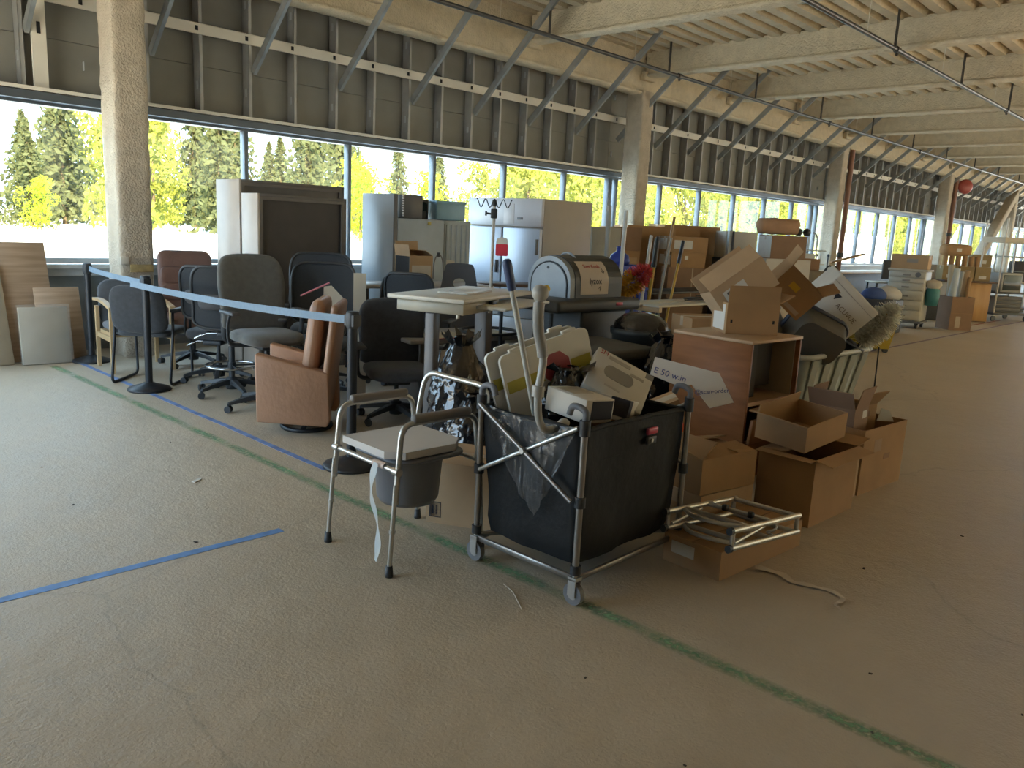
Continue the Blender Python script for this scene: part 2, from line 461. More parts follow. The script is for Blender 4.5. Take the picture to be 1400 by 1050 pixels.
# ------------------------------------------------------------------ ceiling: ribbed deck, beams, girder
dk = MB()
prof = []
y = YB-0.2
while y < YW+0.3:
    prof += [(y, 4.69), (y+0.150, 4.69), (y+0.175, 4.785), (y+0.277, 4.785)]; y += 0.302
n = len(prof)
def wob(p): return (p[0], p[1], p[2]+0.010*noise.noise(Vector(p)*2.3)+0.006*noise.noise(Vector(p)*9))
nxs = [X0+(X1-X0)*i/120 for i in range(121)]
vs = [wob((x, a, b)) for x in nxs for a, b in prof]
dk.add(vs, [(i*n+j, i*n+j+1, (i+1)*n+j+1, (i+1)*n+j) for i in range(120) for j in range(n-1)])
dk.box(X0-0.3, X1+0.3, YB-0.3, YW+0.4, 4.80, 5.0)
ceil = struct('ceiling', dk, M_DECK)
def beam_mesh(L, fw, web, ztop, zbot, seed):
    """I-beam under sprayed fireproofing, along y from 0 to L"""
    sec = [(-web, ztop), (-web, zbot+0.085), (-web-0.012, zbot+0.065), (-fw, zbot+0.05), (-fw-0.006, zbot+0.02), (-fw+0.02, zbot), (0, zbot-0.004),
           (fw-0.02, zbot), (fw+0.006, zbot+0.02), (fw, zbot+0.05), (web+0.012, zbot+0.065), (web, zbot+0.085), (web, ztop)]
    nn = int(L/0.16); k = len(sec); vs = []
    for j in range(nn+1):
        yy = L*j/nn
        for a, b in sec:
            q = Vector((a, yy, b)); d = noise.noise(q*6+Vector((seed, 0, 0)))*0.010
            vs.append((a+d*(1 if a > 0 else -1), yy, b+d*0.8))
    return MB().add(vs, [(j*k+i, (j+1)*k+i, (j+1)*k+i+1, j*k+i+1) for j in range(nn) for i in range(k-1)], None, 0, True)
bme = [beam_mesh(8.80-YB, 0.105, 0.062, 4.72, 4.29, s).mesh('beam', M_SPRAY) for s in (1.0, 9.0, 17.0)]
bxx = 12.48-3.02*5; i = 0
while bxx < X1:
    link('beam', bme[i % 3], ceil, (bxx, YB, 0)); bxx += 3.02; i += 1
gm = beam_mesh(X1-X0, 0.14, 0.075, 4.72, 4.00, 4.0).mesh('girder', M_SPRAY)
link('girder', gm, ceil, (X0, 8.92, 0), -PI/2)
# small stiffener / clip lumps where beams meet the girder
cl = MB().rbox(-0.16, 0.16, -0.05, 0.05, -0.13, 0.02, 0.02).mesh('beam_seat', M_SPRAY)
bxx = 12.48-3.02*5
while bxx < X1: link('beam_seat', cl, ceil, (bxx, 8.79, 4.36)); bxx += 3.02

# the other three walls of the hall (out of the picture) with openings and solid parts shaped for the light
def plain_wall(name, along, a0, a1, pos, t, solid=None, zs=(0.12, 3.90)):
    za, zb = zs
    m = MB()
    def bx(u0, u1, z0, z1):
        if along == 'y': m.box(pos, pos+t, u0, u1, z0, z1)
        else: m.box(u0, u1, pos, pos+t, z0, z1)
    bx(a0, a1, 0, za); bx(a0, a1, zb, 5.0)
    u = a0
    if solid is not None: bx(a0, solid, za, zb); u = solid
    while u < a1: bx(u, u+0.07, za, zb); u += 1.52
    struct(name, m, M_WALLP)
plain_wall('wall_left', 'y', YB, YW+0.4, X0, -0.2, 3.8, (0.12, 3.2))
plain_wall('wall_back', 'x', X0, X1, YB, -0.2, 8.0)
plain_wall('wall_right', 'y', YB, YW+0.4, X1, 0.2)

# unseen tan block added behind the hall to cut sky and warm light
M_TANB = mat('tan_bounce', (0.56, 0.42, 0.24), rough=0.9, var=0.05)
struct('unseen_bounce_block', MB().box(-30, 80, -34, -28, -0.12, 11), M_TANB)
# ------------------------------------------------------------------ sprinkler pipes
def pipe(y, label, xs, cx):
    t = thing('sprinkler_pipe', label, 'pipe', (0, y, 4.2))
    MB().cyl((X0+0.05, 0, 0), (X1-0.05, 0, 0), 0.030, n=10).build('pipe_run', M_PIPE, t)
    hm = MB().cyl((0, 0, 0.02), (0, 0, 0.50), 0.019, n=8).mesh('hanger', M_PIPE)
    for x in xs: link('hanger', hm, t, (x, 0, 0))
    cm = MB().cyl((-0.05, 0, 0), (0.05, 0, 0), 0.045, n=10).cyl((-0.012, 0, -0.06), (0.012, 0, -0.06), 0.02, n=8).mesh('coupling', M_PIPE)
    for x in cx: link('coupling', cm, t, (x, 0, 0))
    wm = MB().cyl((0, 0, 0.0), (0.0, 0, 0.55), 0.004, n=6).mesh('hanger_wire', M_TRACK)
    for x in xs: link('hanger_wire', wm, t, (x-0.95, 0.02, 0))
pipe(7.95, 'dark sprinkler pipe under the ceiling running closest along the window wall', [8.85-3.02*3+3.02*k for k in range(15)], [6.0, 12.2, 18.4, 24.6, 30.8])
pipe(4.36, 'dark sprinkler pipe under the ceiling farther from the window wall', [11.75-3.05*3+3.1*k for k in range(14)], [5.5, 12.0, 18.0, 24.5])
# ------------------------------------------------------------------ trees outside
M_BARK = mat('bark', (0.10, 0.075, 0.05), rough=0.9, var=0.2, bump=0.4)
def leaf_mat(name, a, b):
    m = mat(name, a, col2=b, rough=0.7, vscale=0.5, spec=0.2)
    p = m.node_tree.nodes['Principled BSDF']; p.inputs['Subsurface Weight'].default_value = 0.0
    nt = m.node_tree; tr = nt.nodes.new('ShaderNodeBsdfTranslucent'); tr.inputs['Color'].default_value = (b[0]*1.2, b[1]*1.2, b[2], 1)
    mx = nt.nodes.new('ShaderNodeMixShader'); mx.inputs['Fac'].default_value = 0.35
    nt.links.new(p.outputs['BSDF'], mx.inputs[1]); nt.links.new(tr.outputs['BSDF'], mx.inputs[2])
    nt.links.new(mx.outputs['Shader'], nt.nodes['Material Output'].inputs['Surface']); return m
M_LEAF = {'c': leaf_mat('conifer_needles', (0.055, 0.075, 0.040), (0.125, 0.135, 0.060)),
          'd': leaf_mat('broad_leaves', (0.155, 0.18, 0.035), (0.30, 0.315, 0.065)),
          'b': leaf_mat('young_leaves', (0.20, 0.27, 0.015), (0.32, 0.38, 0.03))}
def leafcard(m, p, s, rnd):
    a = Vector((rnd.gauss(0, 1), rnd.gauss(0, 1), rnd.gauss(0, 0.6))).normalized(); b = a.orthogonal().normalized()
    b.rotate(Matrix.Rotation(rnd.uniform(0, 6.28), 3, a)); c = a.cross(b)
    vs = [p-b*s, p+c*s*0.5, p+b*s, p-c*s*0.5]
    m.add(vs, [(0, 1, 2, 3)])
def crown_conifer(seed):
    rnd = random.Random(seed); m = MB()
    for i in range(34):
        t = (i+0.5)/34; z = 0.04+0.96*t; rad = 0.24*(1-t)**0.8+0.012
        nb = max(5, int(11*(1-t)+5))
        for b in range(nb):
            a = rnd.uniform(0, 6.28); rr = rad*rnd.uniform(0.6, 1.12)
            for k in range(8):
                u = (k+rnd.random())/8
                p = Vector((math.cos(a)*rr*u, math.sin(a)*rr*u, z-0.05*u*u+rnd.gauss(0, 0.008)))
                leafcard(m, p, rnd.uniform(0.016, 0.032), rnd)
    return m
def crown_broad(seed, low=0.0, n=2800):
    rnd = random.Random(seed); m = MB(); lobes = []
    for i in range(16):
        a = rnd.uniform(0, 6.28); r = rnd.uniform(0, 0.26); lobes.append((Vector((r*math.cos(a), r*math.sin(a), rnd.uniform(0.26-low, 0.86))), rnd.uniform(0.10, 0.19)))
    for i in range(n):
        c, r = rnd.choice(lobes); d = Vector((rnd.gauss(0, 1), rnd.gauss(0, 1), rnd.gauss(0, 1))).normalized()
        p = c+d*r*rnd.uniform(0.7, 1.05)
        if p.z > 0.02: leafcard(m, p, rnd.uniform(0.017, 0.032), rnd)
    return m
def trunk(h, r): return MB().cyl((0, 0, 0), (0, 0, h), r, r*0.25, n=7)
CROWN = {'c': [crown_conifer(s).mesh('crown', M_LEAF['c']) for s in (1, 2, 3)],
         'd': [crown_broad(s, 0.2).mesh('crown', M_LEAF['d']) for s in (11, 12, 13)],
         'b': [crown_broad(s, 0.28, 1600).mesh('crown', M_LEAF['b']) for s in (21, 22)]}
TRUNK = {'c': trunk(0.95, 0.018).mesh('trunk', M_BARK), 'd': trunk(0.6, 0.022).mesh('trunk', M_BARK), 'b': trunk(0.5, 0.012).mesh('trunk', M_BARK)}
TREES = []
rt = random.Random(31)
def polar(yaw, D): return D*math.sin(R(yaw)), D*math.cos(R(yaw))
for D, off, step in ((72, 0.0, 5.4), (86, 2.6, 5.0), (100, 1.2, 4.7), (114, 3.4, 4.4)):
    yw = 5.0+off; k = 0
    while yw < 36.0:
        h = rt.uniform(12.5, 16.0)*D/88
        if min(abs(yw-g) for g in (15.6, 23.6, 29.6)) < 1.3: h *= 0.66
        TREES.append((*polar(yw, D), h, 'd' if k % 4 == 3 else 'c')); yw += step; k += 1
TREES += [(44.1, 60.7, 6.0, 'b'), (40.2, 56.0, 6.6, 'b'), (50.3, 59.6, 6.2, 'b'), (17.5, 60.0, 3.4, 'b'), (23.5, 60.5, 2.6, 'b')]
for yw, D, h in ((38.2, 132, 14.5), (41.0, 138, 13.0), (43.5, 118, 11.0), (47.0, 112, 11.5), (49.4, 104, 11.0), (45.2, 96, 7.5)): TREES.append((*polar(yw, D), h, 'c' if yw < 42 else 'd'))
xx, k = 41.0, 0
while xx < 150: TREES.append((xx, 33.5+1.2*math.sin(k*1.9), rt.uniform(7.2, 9.0)+0.018*(xx-40), 'd')); xx += 7.6; k += 1
xx = 46.0
while xx < 170: TREES.append((xx, 42.5+1.2*math.sin(k*2.3), rt.uniform(9.0, 11.0)+0.02*(xx-40), 'd')); xx += 8.6; k += 1
xx = 36.0
while xx < 150: TREES.append((xx, 27.0+0.8*math.sin(k*2.9), rt.uniform(4.2, 5.2), 'd')); xx += 5.2; k += 1
xx = 58.0
while xx < 190: TREES.append((xx, 54.0+1.5*math.sin(k*1.3), rt.uniform(11.5, 14.0)+0.02*(xx-40), 'd')); xx += 10.0; k += 1
TL = {'c': ('dark green conifer standing beyond the windows', 'conifers beyond the windows', 1.0),
      'd': ('sunlit yellow-green broadleaf tree beyond the windows', 'broadleaf trees beyond the windows', 1.0),
      'b': ('low bright lime-green bush outside the windows', 'low bushes outside the windows', 1.1)}
for i, (x, y, h, k) in enumerate(TREES):
    lab, grp, wd = TL[k]
    kx = x*9.4/y                          # where the tree shows along the window wall, seen from the room
    bay = 'left of the first sprayed column' if kx < 2.7 else 'between the first and second columns' if kx < 11.8 else 'between the second and third columns' if kx < 20.8 else 'past the third column'
    lab = lab.replace('beyond the windows', 'beyond the windows '+bay); grp = grp.replace('beyond the windows', 'beyond the windows '+bay)
    t = thing('bush' if k == 'b' else 'tree', lab, 'bush' if k == 'b' else 'tree', (x, y, -0.12), i*1.7, grp)
    h *= 1.06
    sxy = h*((1.1 if h < 15 else 0.84) if k == 'c' else (0.95 if h < 11.5 else 0.80))*wd
    for nm, me in (('crown', CROWN[k][i % len(CROWN[k])]), ('trunk', TRUNK[k])):
        o = link(nm, me, t); o.scale = (sxy, sxy, h)
# ------------------------------------------------------------------ materials for the things
M_PLY = mat('plywood', (0.36, 0.25, 0.16), col2=(0.50, 0.36, 0.25), rough=0.7, vscale=3, stretch=(0.6, 1, 9))
M_MDF = mat('fibreboard', (0.42, 0.36, 0.27), rough=0.75, var=0.06)
M_FILM = film_mat('clear_film', (0.62, 0.62, 0.60), 0.22, 0.2)
M_BLKM = mat('black_metal', (0.022, 0.023, 0.026), rough=0.42, metal=0.2, var=0.1)
M_BLKP = mat('black_plastic', (0.034, 0.036, 0.039), rough=0.5, var=0.1)
M_BELT = mat('blue_grey_belt', (0.20, 0.27, 0.34), rough=0.75, var=0.06, vscale=40)
M_BEECH = mat('beech', (0.46, 0.31, 0.16), col2=(0.56, 0.40, 0.22), rough=0.45, vscale=4, stretch=(1, 1, 0.3))
M_FABB = mat('black_fabric', (0.045, 0.047, 0.051), rough=0.9, var=0.15, vscale=30, bump=0.2, bscale=300, sheen=0.2)
M_FABG = mat('grey_fabric', (0.115, 0.115, 0.105), rough=0.9, var=0.1, vscale=25, bump=0.25, bscale=260, sheen=0.3)
M_FABS = mat('slate_fabric', (0.10, 0.11, 0.125), rough=0.9, var=0.1, vscale=25, bump=0.2, bscale=260, sheen=0.3)
M_BURG = mat('brown_vinyl', (0.155, 0.085, 0.066), rough=0.5, var=0.12, vscale=5, bump=0.1, bscale=40)
M_TAN = mat('tan_leather', (0.40, 0.215, 0.125), rough=0.42, var=0.10, vscale=3, bump=0.15, bscale=24, coat=0.15)
M_CHROME = mat('chrome', (0.60, 0.61, 0.62), rough=0.18, metal=1.0, var=0.03)
M_ALUM = mat('aluminium_tube', (0.52, 0.51, 0.48), rough=0.33, metal=0.85, var=0.05)
M_DKGREY = mat('dark_grey_plastic', (0.075, 0.078, 0.085), rough=0.5, var=0.08)
M_MESHB = mat('mesh_back', (0.035, 0.04, 0.046), rough=0.7, var=0.1, vscale=60, alpha=0.86)

# ------------------------------------------------------------------ boards against the low wall
def board(name, label, cx, yb, yt, w, h, t, m, cat='board'):
    lean = math.asin(min(0.95, (yt-yb)/h))
    o = MB().rbox(-w/2, w/2, -t, 0, 0, h, 0.003, 1).build(name, m, None, (cx, yb, 0.004), (-lean, 0, 0))
    return tag(o, label, cat)
board('plywood_sheet', 'tall plywood sheet leaning on the low wall under the window', 2.36, 8.92, 9.22, 0.68, 1.20, 0.018, M_PLY)
board('plywood_sheet', 'shorter plywood sheet leaning beside the tall plywood sheet', 2.73, 8.86, 9.02, 0.42, 0.74, 0.018, M_PLY)
board('plain_board', 'narrow pale brown board leaning at the left end of the plywood', 2.06, 8.80, 9.12, 0.40, 1.00, 0.016, M_MDF)
t = thing('wrapped_board', 'beige board wrapped in clear film in front of the plywood', 'board', (2.53, 8.72, 0.003), rot=(-R(9), 0, R(-4)))
MB().rbox(-0.215, 0.215, -0.02, 0.02, 0, 0.56, 0.004, 1).build('board_core', M_MDF, t)
def crink(u, v, off=0):
    x = -0.232+0.464*u; z = -0.0+0.585*v
    return (x, -0.030+0.007*noise.noise(Vector((x*9, z*7, off))), z)
MB().grid(lambda u, v: crink(u, v), 14, 16).build('film', M_FILM, t)

# ------------------------------------------------------------------ belt posts
def stanchion(loc, rz, label):
    t = thing('belt_post', label, 'post', loc, rz, 'retractable belt posts')
    MB().lathe([(0.0, 0.0), (0.178, 0.0), (0.180, 0.012), (0.172, 0.022), (0.12, 0.040), (0.06, 0.056), (0.045, 0.068), (0.0, 0.068)], 32).build('base', M_BLKM, t)
    MB().cyl((0, 0, 0.06), (0, 0, 0.90), 0.031, n=18).build('pole', M_BLKM, t)
    MB().lathe([(0.036, 0.89), (0.040, 0.90), (0.040, 0.985), (0.036, 0.995), (0.0, 0.997)], 18).box(-0.03, 0.03, -0.046, 0.046, 0.905, 0.975).build('belt_head', M_BLKP, t)
    return t
s1 = stanchion((2.91, 4.12, 0), 0.05, 'black belt post standing beside the tan recliner')
s2 = stanchion((2.83, 7.03, 0), 0.0, 'black belt post in front of the black sled chair')
s3 = stanchion((2.92, 8.66, 0), 0.0, 'black belt post behind the beech-framed chair near the wall')
def belt(a, b, sag, label):
    a, b = Vector(a), Vector(b); m = MB(); n = 14; vs = []
    for i in range(n+1):
        q = a.lerp(b, i/n); q.z -= sag*4*(i/n)*(1-i/n); tw = 0.003*math.sin(i*1.3)
        for dz, dx in ((-0.025, tw), (0.025, -tw)):
            vs += [(q.x+dx-0.001, q.y, q.z+dz), (q.x+dx+0.001, q.y, q.z+dz)]
    fs = []
    for i in range(n):
        o, p = i*4, i*4+4
        fs += [(o, p, p+2, o+2), (o+1, o+3, p+3, p+1), (o, o+1, p+1, p), (o+2, p+2, p+3, o+3)]
    fs += [(0, 2, 3, 1), (n*4, n*4+1, n*4+3, n*4+2)]
    return m.add(vs, fs, None, 0, False)
b1 = belt((0.0, 0.05, 0.94), (-0.08, 2.87, 0.935), 0.025, '').build('belt', M_BELT, s1, label='blue-grey belt')
b2 = belt((0.0, 0.05, 0.935), (0.09, 1.585, 0.945), 0.012, '').build('belt', M_BELT, s2, label='blue-grey belt')

# ------------------------------------------------------------------ chairs
def wood_chair(loc, rz):
    t = thing('guest_chair', 'beech-framed guest chair with dark fabric seat and back', 'chair', loc, rz)
    for s in (-1, 1):
        x = s*0.275
        m = MB().prism([(-0.275, 0), (-0.235, 0), (-0.225, 0.64), (-0.265, 0.64)][::-1], x-0.016, x+0.016, 'x'); m.build('leg', M_BEECH, t)
        MB().prism([(0.235, 0), (0.275, 0), (0.285, 0.60), (0.235, 0.60)][::-1], x-0.016, x+0.016, 'x').build('leg', M_BEECH, t)
        arm = []
        for i in range(9):
            u = i/8; arm.append((-0.29+0.60*u, 0.655+0.035*math.sin(u*PI*0.8)-0.02*(1-u)))
        arm2 = [(a, b-0.028) for a, b in arm][::-1]
        MB().prism((arm+arm2), x-0.025, x+0.025, 'x').build('armrest', M_BEECH, t)
        MB().box(x-0.012, x+0.012, -0.24, 0.24, 0.30, 0.345).build('side_rail', M_BEECH, t)
    MB().pillow(rrect(0.50, 0.50, 0.07), 0.09, M=TRS((0, -0.01, 0.42))).build('seat', M_FABS, t)
    MB().box(-0.26, 0.26, -0.2, 0.22, 0.34, 0.375).build('seat_frame', M_BEECH, t)
    MB().pillow(rrect(0.50, 0.46, 0.12, 7), 0.06, fn=lambda u, v, w: (u, 0.27+0.17*(v+0.2)+w-0.10*u*u*0, 0.62+v)).build('backrest', M_FABS, t)
wood_chair((3.15, 8.12, 0), R(-6))

def sled_chair(loc, rz):
    t = thing('sled_chair', 'black sled-base guest chair with a glossy black frame', 'chair', loc, rz)
    for s in (-1, 1):
        x = s*0.26
        pts = fillet([(x, -0.22, 0.66), (x, -0.24, 0.40), (x, -0.26, 0.013), (x, 0.26, 0.013), (x, 0.17, 0.44), (x, 0.16, 0.66)], 0.07)
        MB().tube(pts, 0.0125, 8).build('sled_frame', M_BLKM, t)
        MB().rbox(x-0.027, x+0.027, -0.27, 0.17, 0.655, 0.69, 0.012).build('armrest', M_BLKP, t)
    MB().cyl((-0.26, 0.15, 0.44), (0.26, 0.15, 0.44), 0.012, n=8).cyl((-0.26, -0.235, 0.40), (0.26, -0.235, 0.40), 0.012, n=8).build('crossbar', M_BLKM, t)
    MB().pillow(rrect(0.48, 0.47, 0.08), 0.08, M=TRS((0, -0.02, 0.465))).build('seat', M_FABB, t)
    ol = [(-0.20, 0.0), (0.20, 0.0), (0.245, 0.18), (0.235, 0.32), (0.15, 0.40), (-0.15, 0.40), (-0.235, 0.32), (-0.245, 0.18)]
    ol = [tuple(v[:2]) for v in smooth_path([Vector((a, b, 0)) for a, b in ol], 4, True)]
    MB().pillow(ol, 0.06, fn=lambda u, v, w: (u, 0.235+0.20*v+w-0.35*u*u, 0.49+v)).build('backrest', M_FABB, t)
sled_chair((3.03, 7.42, 0), face(0.72, 0.70))

def star_base(t, r=0.31, hub=0.10, rot=0.3, zc=0.0):
    m = MB().lathe([(0.0, 0.05), (0.05, 0.05), (0.055, 0.075), (0.045, hub+0.05), (0.0, hub+0.055)], 14)
    m.build('base_hub', M_BLKP, t)
    for i in range(5):
        a = rot+i*2*PI/5; c, s = math.cos(a), math.sin(a)
        L = MB(); sec = []
        for u, z, w, h in ((0.03, hub+0.015, 0.030, 0.022), (0.12, hub+0.008, 0.026, 0.019), (0.22, hub-0.008, 0.022, 0.015), (r, 0.072, 0.017, 0.011)):
            sec.append((u, z, w, h))
        vs = []
        for u, z, w, h in sec:
            for dw, dh in ((-w, -h), (w, -h), (w*0.75, h), (-w*0.75, h)): vs.append((c*u-s*dw, s*u+c*dw, z+dh))
        fs = [(j*4+k, j*4+(k+1) % 4, j*4+4+(k+1) % 4, j*4+4+k) for j in range(3) for k in range(4)]+[(0, 3, 2, 1), (12, 13, 14, 15)]
        L.add(vs, fs, None, 0, False); leg = L.build('base_arm', M_BLKP, t)
        k = MB(); ca, sa = math.cos(a+0.9), math.sin(a+0.9); cx, cy = c*r, s*r
        for d in (-1, 1):
            k.cyl((cx+ca*d*0.008, cy+sa*d*0.008, 0.028), (cx+ca*d*0.026, cy+sa*d*0.026, 0.028), 0.028, n=12)
        k.cyl((cx, cy, 0.03), (cx, cy, 0.075), 0.009, n=8)
        k.build('caster', M_BLKP, leg)
def mesh_back(t, w, h, z0, y0, lean=0.14, curve=0.35, mfab=None, bar=True):
    """rounded frame tube with see-through mesh and a lumbar bar"""
    ol = [(-w*0.42, 0), (w*0.42, 0), (w*0.5, h*0.35), (w*0.5, h*0.80), (w*0.40, h*0.97), (w*0.22, h), (-w*0.22, h), (-w*0.40, h*0.97), (-w*0.5, h*0.80), (-w*0.5, h*0.35)]
    ol = [tuple(v[:2]) for v in smooth_path([Vector((a, b, 0)) for a, b in ol], 4, True)]
    fn = lambda u, v, q: (u, y0+lean*v+q-curve*u*u+0.10*(v-h*0.4)**2, z0+v)
    MB().tube([fn(a, b, 0) for a, b in ol], 0.013, 8, closed=True).build('back_frame', M_BLKP, t)
    MB().pillow([(a*0.97, h/2+(b-h/2)*0.97) for a, b in ol], 0.008, fn=fn).build('backrest', mfab or M_MESHB, t)
    if bar:
        MB().pillow(rrect(w*0.8, 0.13, 0.05, 5, 0, h*0.42), 0.035, fn=lambda u, v, q: (u, y0+0.035+lean*v+q-curve*u*u*0.8, z0+v)).build('lumbar_pad', M_DKGREY, t)
    MB().tube([(0, y0-0.25, z0-0.11), (0, y0+0.02, z0-0.10), (0, y0+0.06+lean*h*0.2, z0+h*0.2), (0, y0+0.05+lean*h*0.4, z0+h*0.42)], 0.026, 8, sub=4, ry=0.016).build('back_post', M_BLKP, t)
def task_chair(label, loc, rz, seat=0.47, back='mesh', ring=False, arms=True, bw=0.48, bh=0.52, rot=0.3, fab=None, fabs=None, name='task_chair', bz=0.16, lean=0.14):
    t = thing(name, label, 'chair', loc, rz)
    star_base(t, 0.31, 0.10, rot)
    MB().cyl((0, 0, 0.14), (0, 0, seat-0.20), 0.026, n=14).cyl((0, 0, seat-0.22), (0, 0, seat-0.06), 0.017, n=12).build('gas_lift', M_BLKP, t)
    MB().rbox(-0.09, 0.09, -0.12, 0.16, seat-0.10, seat-0.05, 0.015).build('tilt_box', M_BLKP, t)
    MB().tube([(0.08, 0.0, seat-0.085), (0.20, -0.01, seat-0.09), (0.29, -0.02, seat-0.13)], 0.006, 6).tube([(0.25, -0.015, seat-0.11), (0.31, -0.022, seat-0.14)], 0.010, 6).build('lever', M_CHROME, t)
    MB().pillow(rrect(0.50, 0.49, 0.13, 6), 0.10, fn=lambda u, v, w: (u, v-0.01, seat+w-0.35*max(0, -v-0.1)**2*3)).build('seat', fabs or M_FABB, t)
    if ring:
        MB().tube([(0.215*math.cos(i*2*PI/28), 0.215*math.sin(i*2*PI/28), 0.255) for i in range(28)], 0.0105, 8, closed=True).build('foot_ring', M_CHROME, t)
        m = MB().cyl((0, 0, 0.225), (0, 0, 0.285), 0.036, n=14)
        for i in range(4):
            a = i*PI/2+0.4; m.cyl((0.03*math.cos(a), 0.03*math.sin(a), 0.255), (0.212*math.cos(a), 0.212*math.sin(a), 0.255), 0.007, n=6)
        m.build('ring_spider', M_BLKP, t)
    if back == 'mesh': mesh_back(t, bw, bh, seat+bz, 0.24, lean)
    else:
        ol = [(-bw*0.40, 0), (bw*0.40, 0), (bw*0.47, bh*0.25), (bw*0.5, bh*0.62), (bw*0.45, bh*0.90), (bw*0.26, bh), (-bw*0.26, bh), (-bw*0.45, bh*0.90), (-bw*0.5, bh*0.62), (-bw*0.47, bh*0.25)]
        ol = [tuple(v[:2]) for v in smooth_path([Vector((a, b, 0)) for a, b in ol], 4, True)]
        MB().pillow(ol, 0.085, fn=lambda u, v, w: (u, 0.25+lean*v+w-0.45*u*u+0.12*(v-0.25)**2, seat+bz*0.5+v)).build('backrest', fab or M_FABG, t)
        MB().tube([(0, 0.08, seat-0.08), (0, 0.30, seat-0.07), (0, 0.345, seat+0.08), (0, 0.37, seat+0.25)], 0.03, 8, sub=4, ry=0.014).build('back_post', M_BLKP, t)
    if arms:
        for s in (-1, 1):
            x = s*0.30
            MB().tube(fillet([(s*0.12, 0.02, seat-0.065), (x, 0.02, seat-0.06), (x+s*0.01, 0.01, seat+0.10), (x, -0.02, seat+0.19)], 0.06), 0.020, 8, ry=0.013).build('arm_post', M_BLKP, t)
            MB().rbox(x-0.038, x+0.038, -0.15, 0.12, seat+0.185, seat+0.215, 0.014).build('armrest', M_DKGREY, t)
    return t
task_chair('black task chair with low arms behind the mesh drafting stool', (3.50, 7.08, 0), face(0.75, 0.65), 0.46, 'mesh', rot=0.62, bw=0.44, bh=0.46)
task_chair('mesh-back drafting stool with a chrome foot ring', (3.33, 6.50, 0), face(0.62, 0.78), 0.62, 'mesh', ring=True, arms=False, rot=0.85, bw=0.50, bh=0.50, name='drafting_stool', bz=0.0)
task_chair('big grey upholstered task chair next to the tan recliner', (3.28, 5.82, 0), face(-0.10, -0.99), 0.60, 'pad', rot=0.55, bw=0.56, bh=0.60, fab=M_FABG, fabs=M_FABG, bz=0.06, lean=0.16)
task_chair('black mesh chair with paper tucked by its arm behind the recliner', (3.84, 5.90, 0), face(-0.62, -0.78), 0.50, 'mesh', rot=0.1, bw=0.54, bh=0.50)
task_chair('black mesh chair directly behind the one with tucked paper', (4.16, 6.42, 0), face(-0.6, -0.8), 0.54, 'mesh', rot=0.5, bw=0.56, bh=0.52)
task_chair('small black mesh chair facing the desk row by the grey panel', (4.92, 6.30, 0), face(0.3, 0.95), 0.44, 'mesh', rot=0.4, bw=0.42, bh=0.46, arms=False)
task_chair('black mesh chair with a raked top behind the sit-stand desk', (4.88, 5.85, 0), face(0.85, 0.5), 0.46, 'mesh', rot=0.2, bw=0.46, bh=0.48)
# pink straw-like stick and folded papers on the mesh chair
t = thing('pink_stick', 'thin pink and white stick propped across the black mesh chair', 'stick', (3.41, 5.52, 0.95), rot=(0, R(-21), R(-3)))
MB().cyl((0, 0, 0), (0.27, 0, 0), 0.007, n=8).build('stick_body', mat('pink_plastic', (0.72, 0.28, 0.38), rough=0.5), t)
M_PAPER = mat('buff_paper', (0.55, 0.50, 0.40), rough=0.85, var=0.04)
o = MB().prism([(-0.09, -0.13), (0.05, -0.16), (0.10, 0.02), (-0.02, 0.15), (-0.08, 0.14)], -0.002, 0.002, 'y').build('folded_paper', M_PAPER, None, (3.69, 5.48, 0.88), (R(10), 0, R(-35))); tag(o, 'buff folded paper tucked beside the mesh chair arm', 'paper')
o = MB().prism([(-0.05, -0.965), (0.06, -0.965), (0.05, 0.16), (-0.05, 0.16)], -0.004, 0.004, 'y').build('card_strip', M_PAPER, None, (3.88, 5.40, 0.97), (0, 0, R(-30))); tag(o, 'tall buff card strip standing on end behind the recliner back', 'card')

# high-backed brown executive chair
def exec_chair(loc, rz):
    t = thing('executive_chair', 'high-backed brown vinyl executive chair by the sprayed column', 'chair', loc, rz)
    star_base(t, 0.32, 0.10, 0.2)
    MB().cyl((0, 0, 0.14), (0, 0, 0.40), 0.026, n=12).build('gas_lift', M_BLKP, t)
    MB().pillow(rrect(0.54, 0.52, 0.10), 0.14, M=TRS((0, 0, 0.46))).build('seat', M_BURG, t)
    MB().pillow(rrect(0.54, 0.66, 0.09, 6), 0.12, fn=lambda u, v, w: (u, 0.30+0.16*(v+0.3)+w-0.3*u*u, 0.82+v)).build('backrest', M_BURG, t)
    for z in (0.72, 0.90): MB().pillow(rrect(0.50, 0.17, 0.05), 0.05, fn=lambda u, v, w, z=z: (u, 0.245+0.16*(z-0.52)+w-0.3*u*u, z+v)).build('back_cushion', M_BURG, t)
    for s in (-1, 1):
        MB().tube(fillet([(s*0.27, 0.26, 0.44), (s*0.32, 0.26, 0.66), (s*0.32, -0.2, 0.68), (s*0.30, -0.22, 0.45)], 0.08), 0.022, 8).build('armrest', M_BURG, t)
exec_chair((3.70, 8.04, 0), face(-0.25, -0.95))

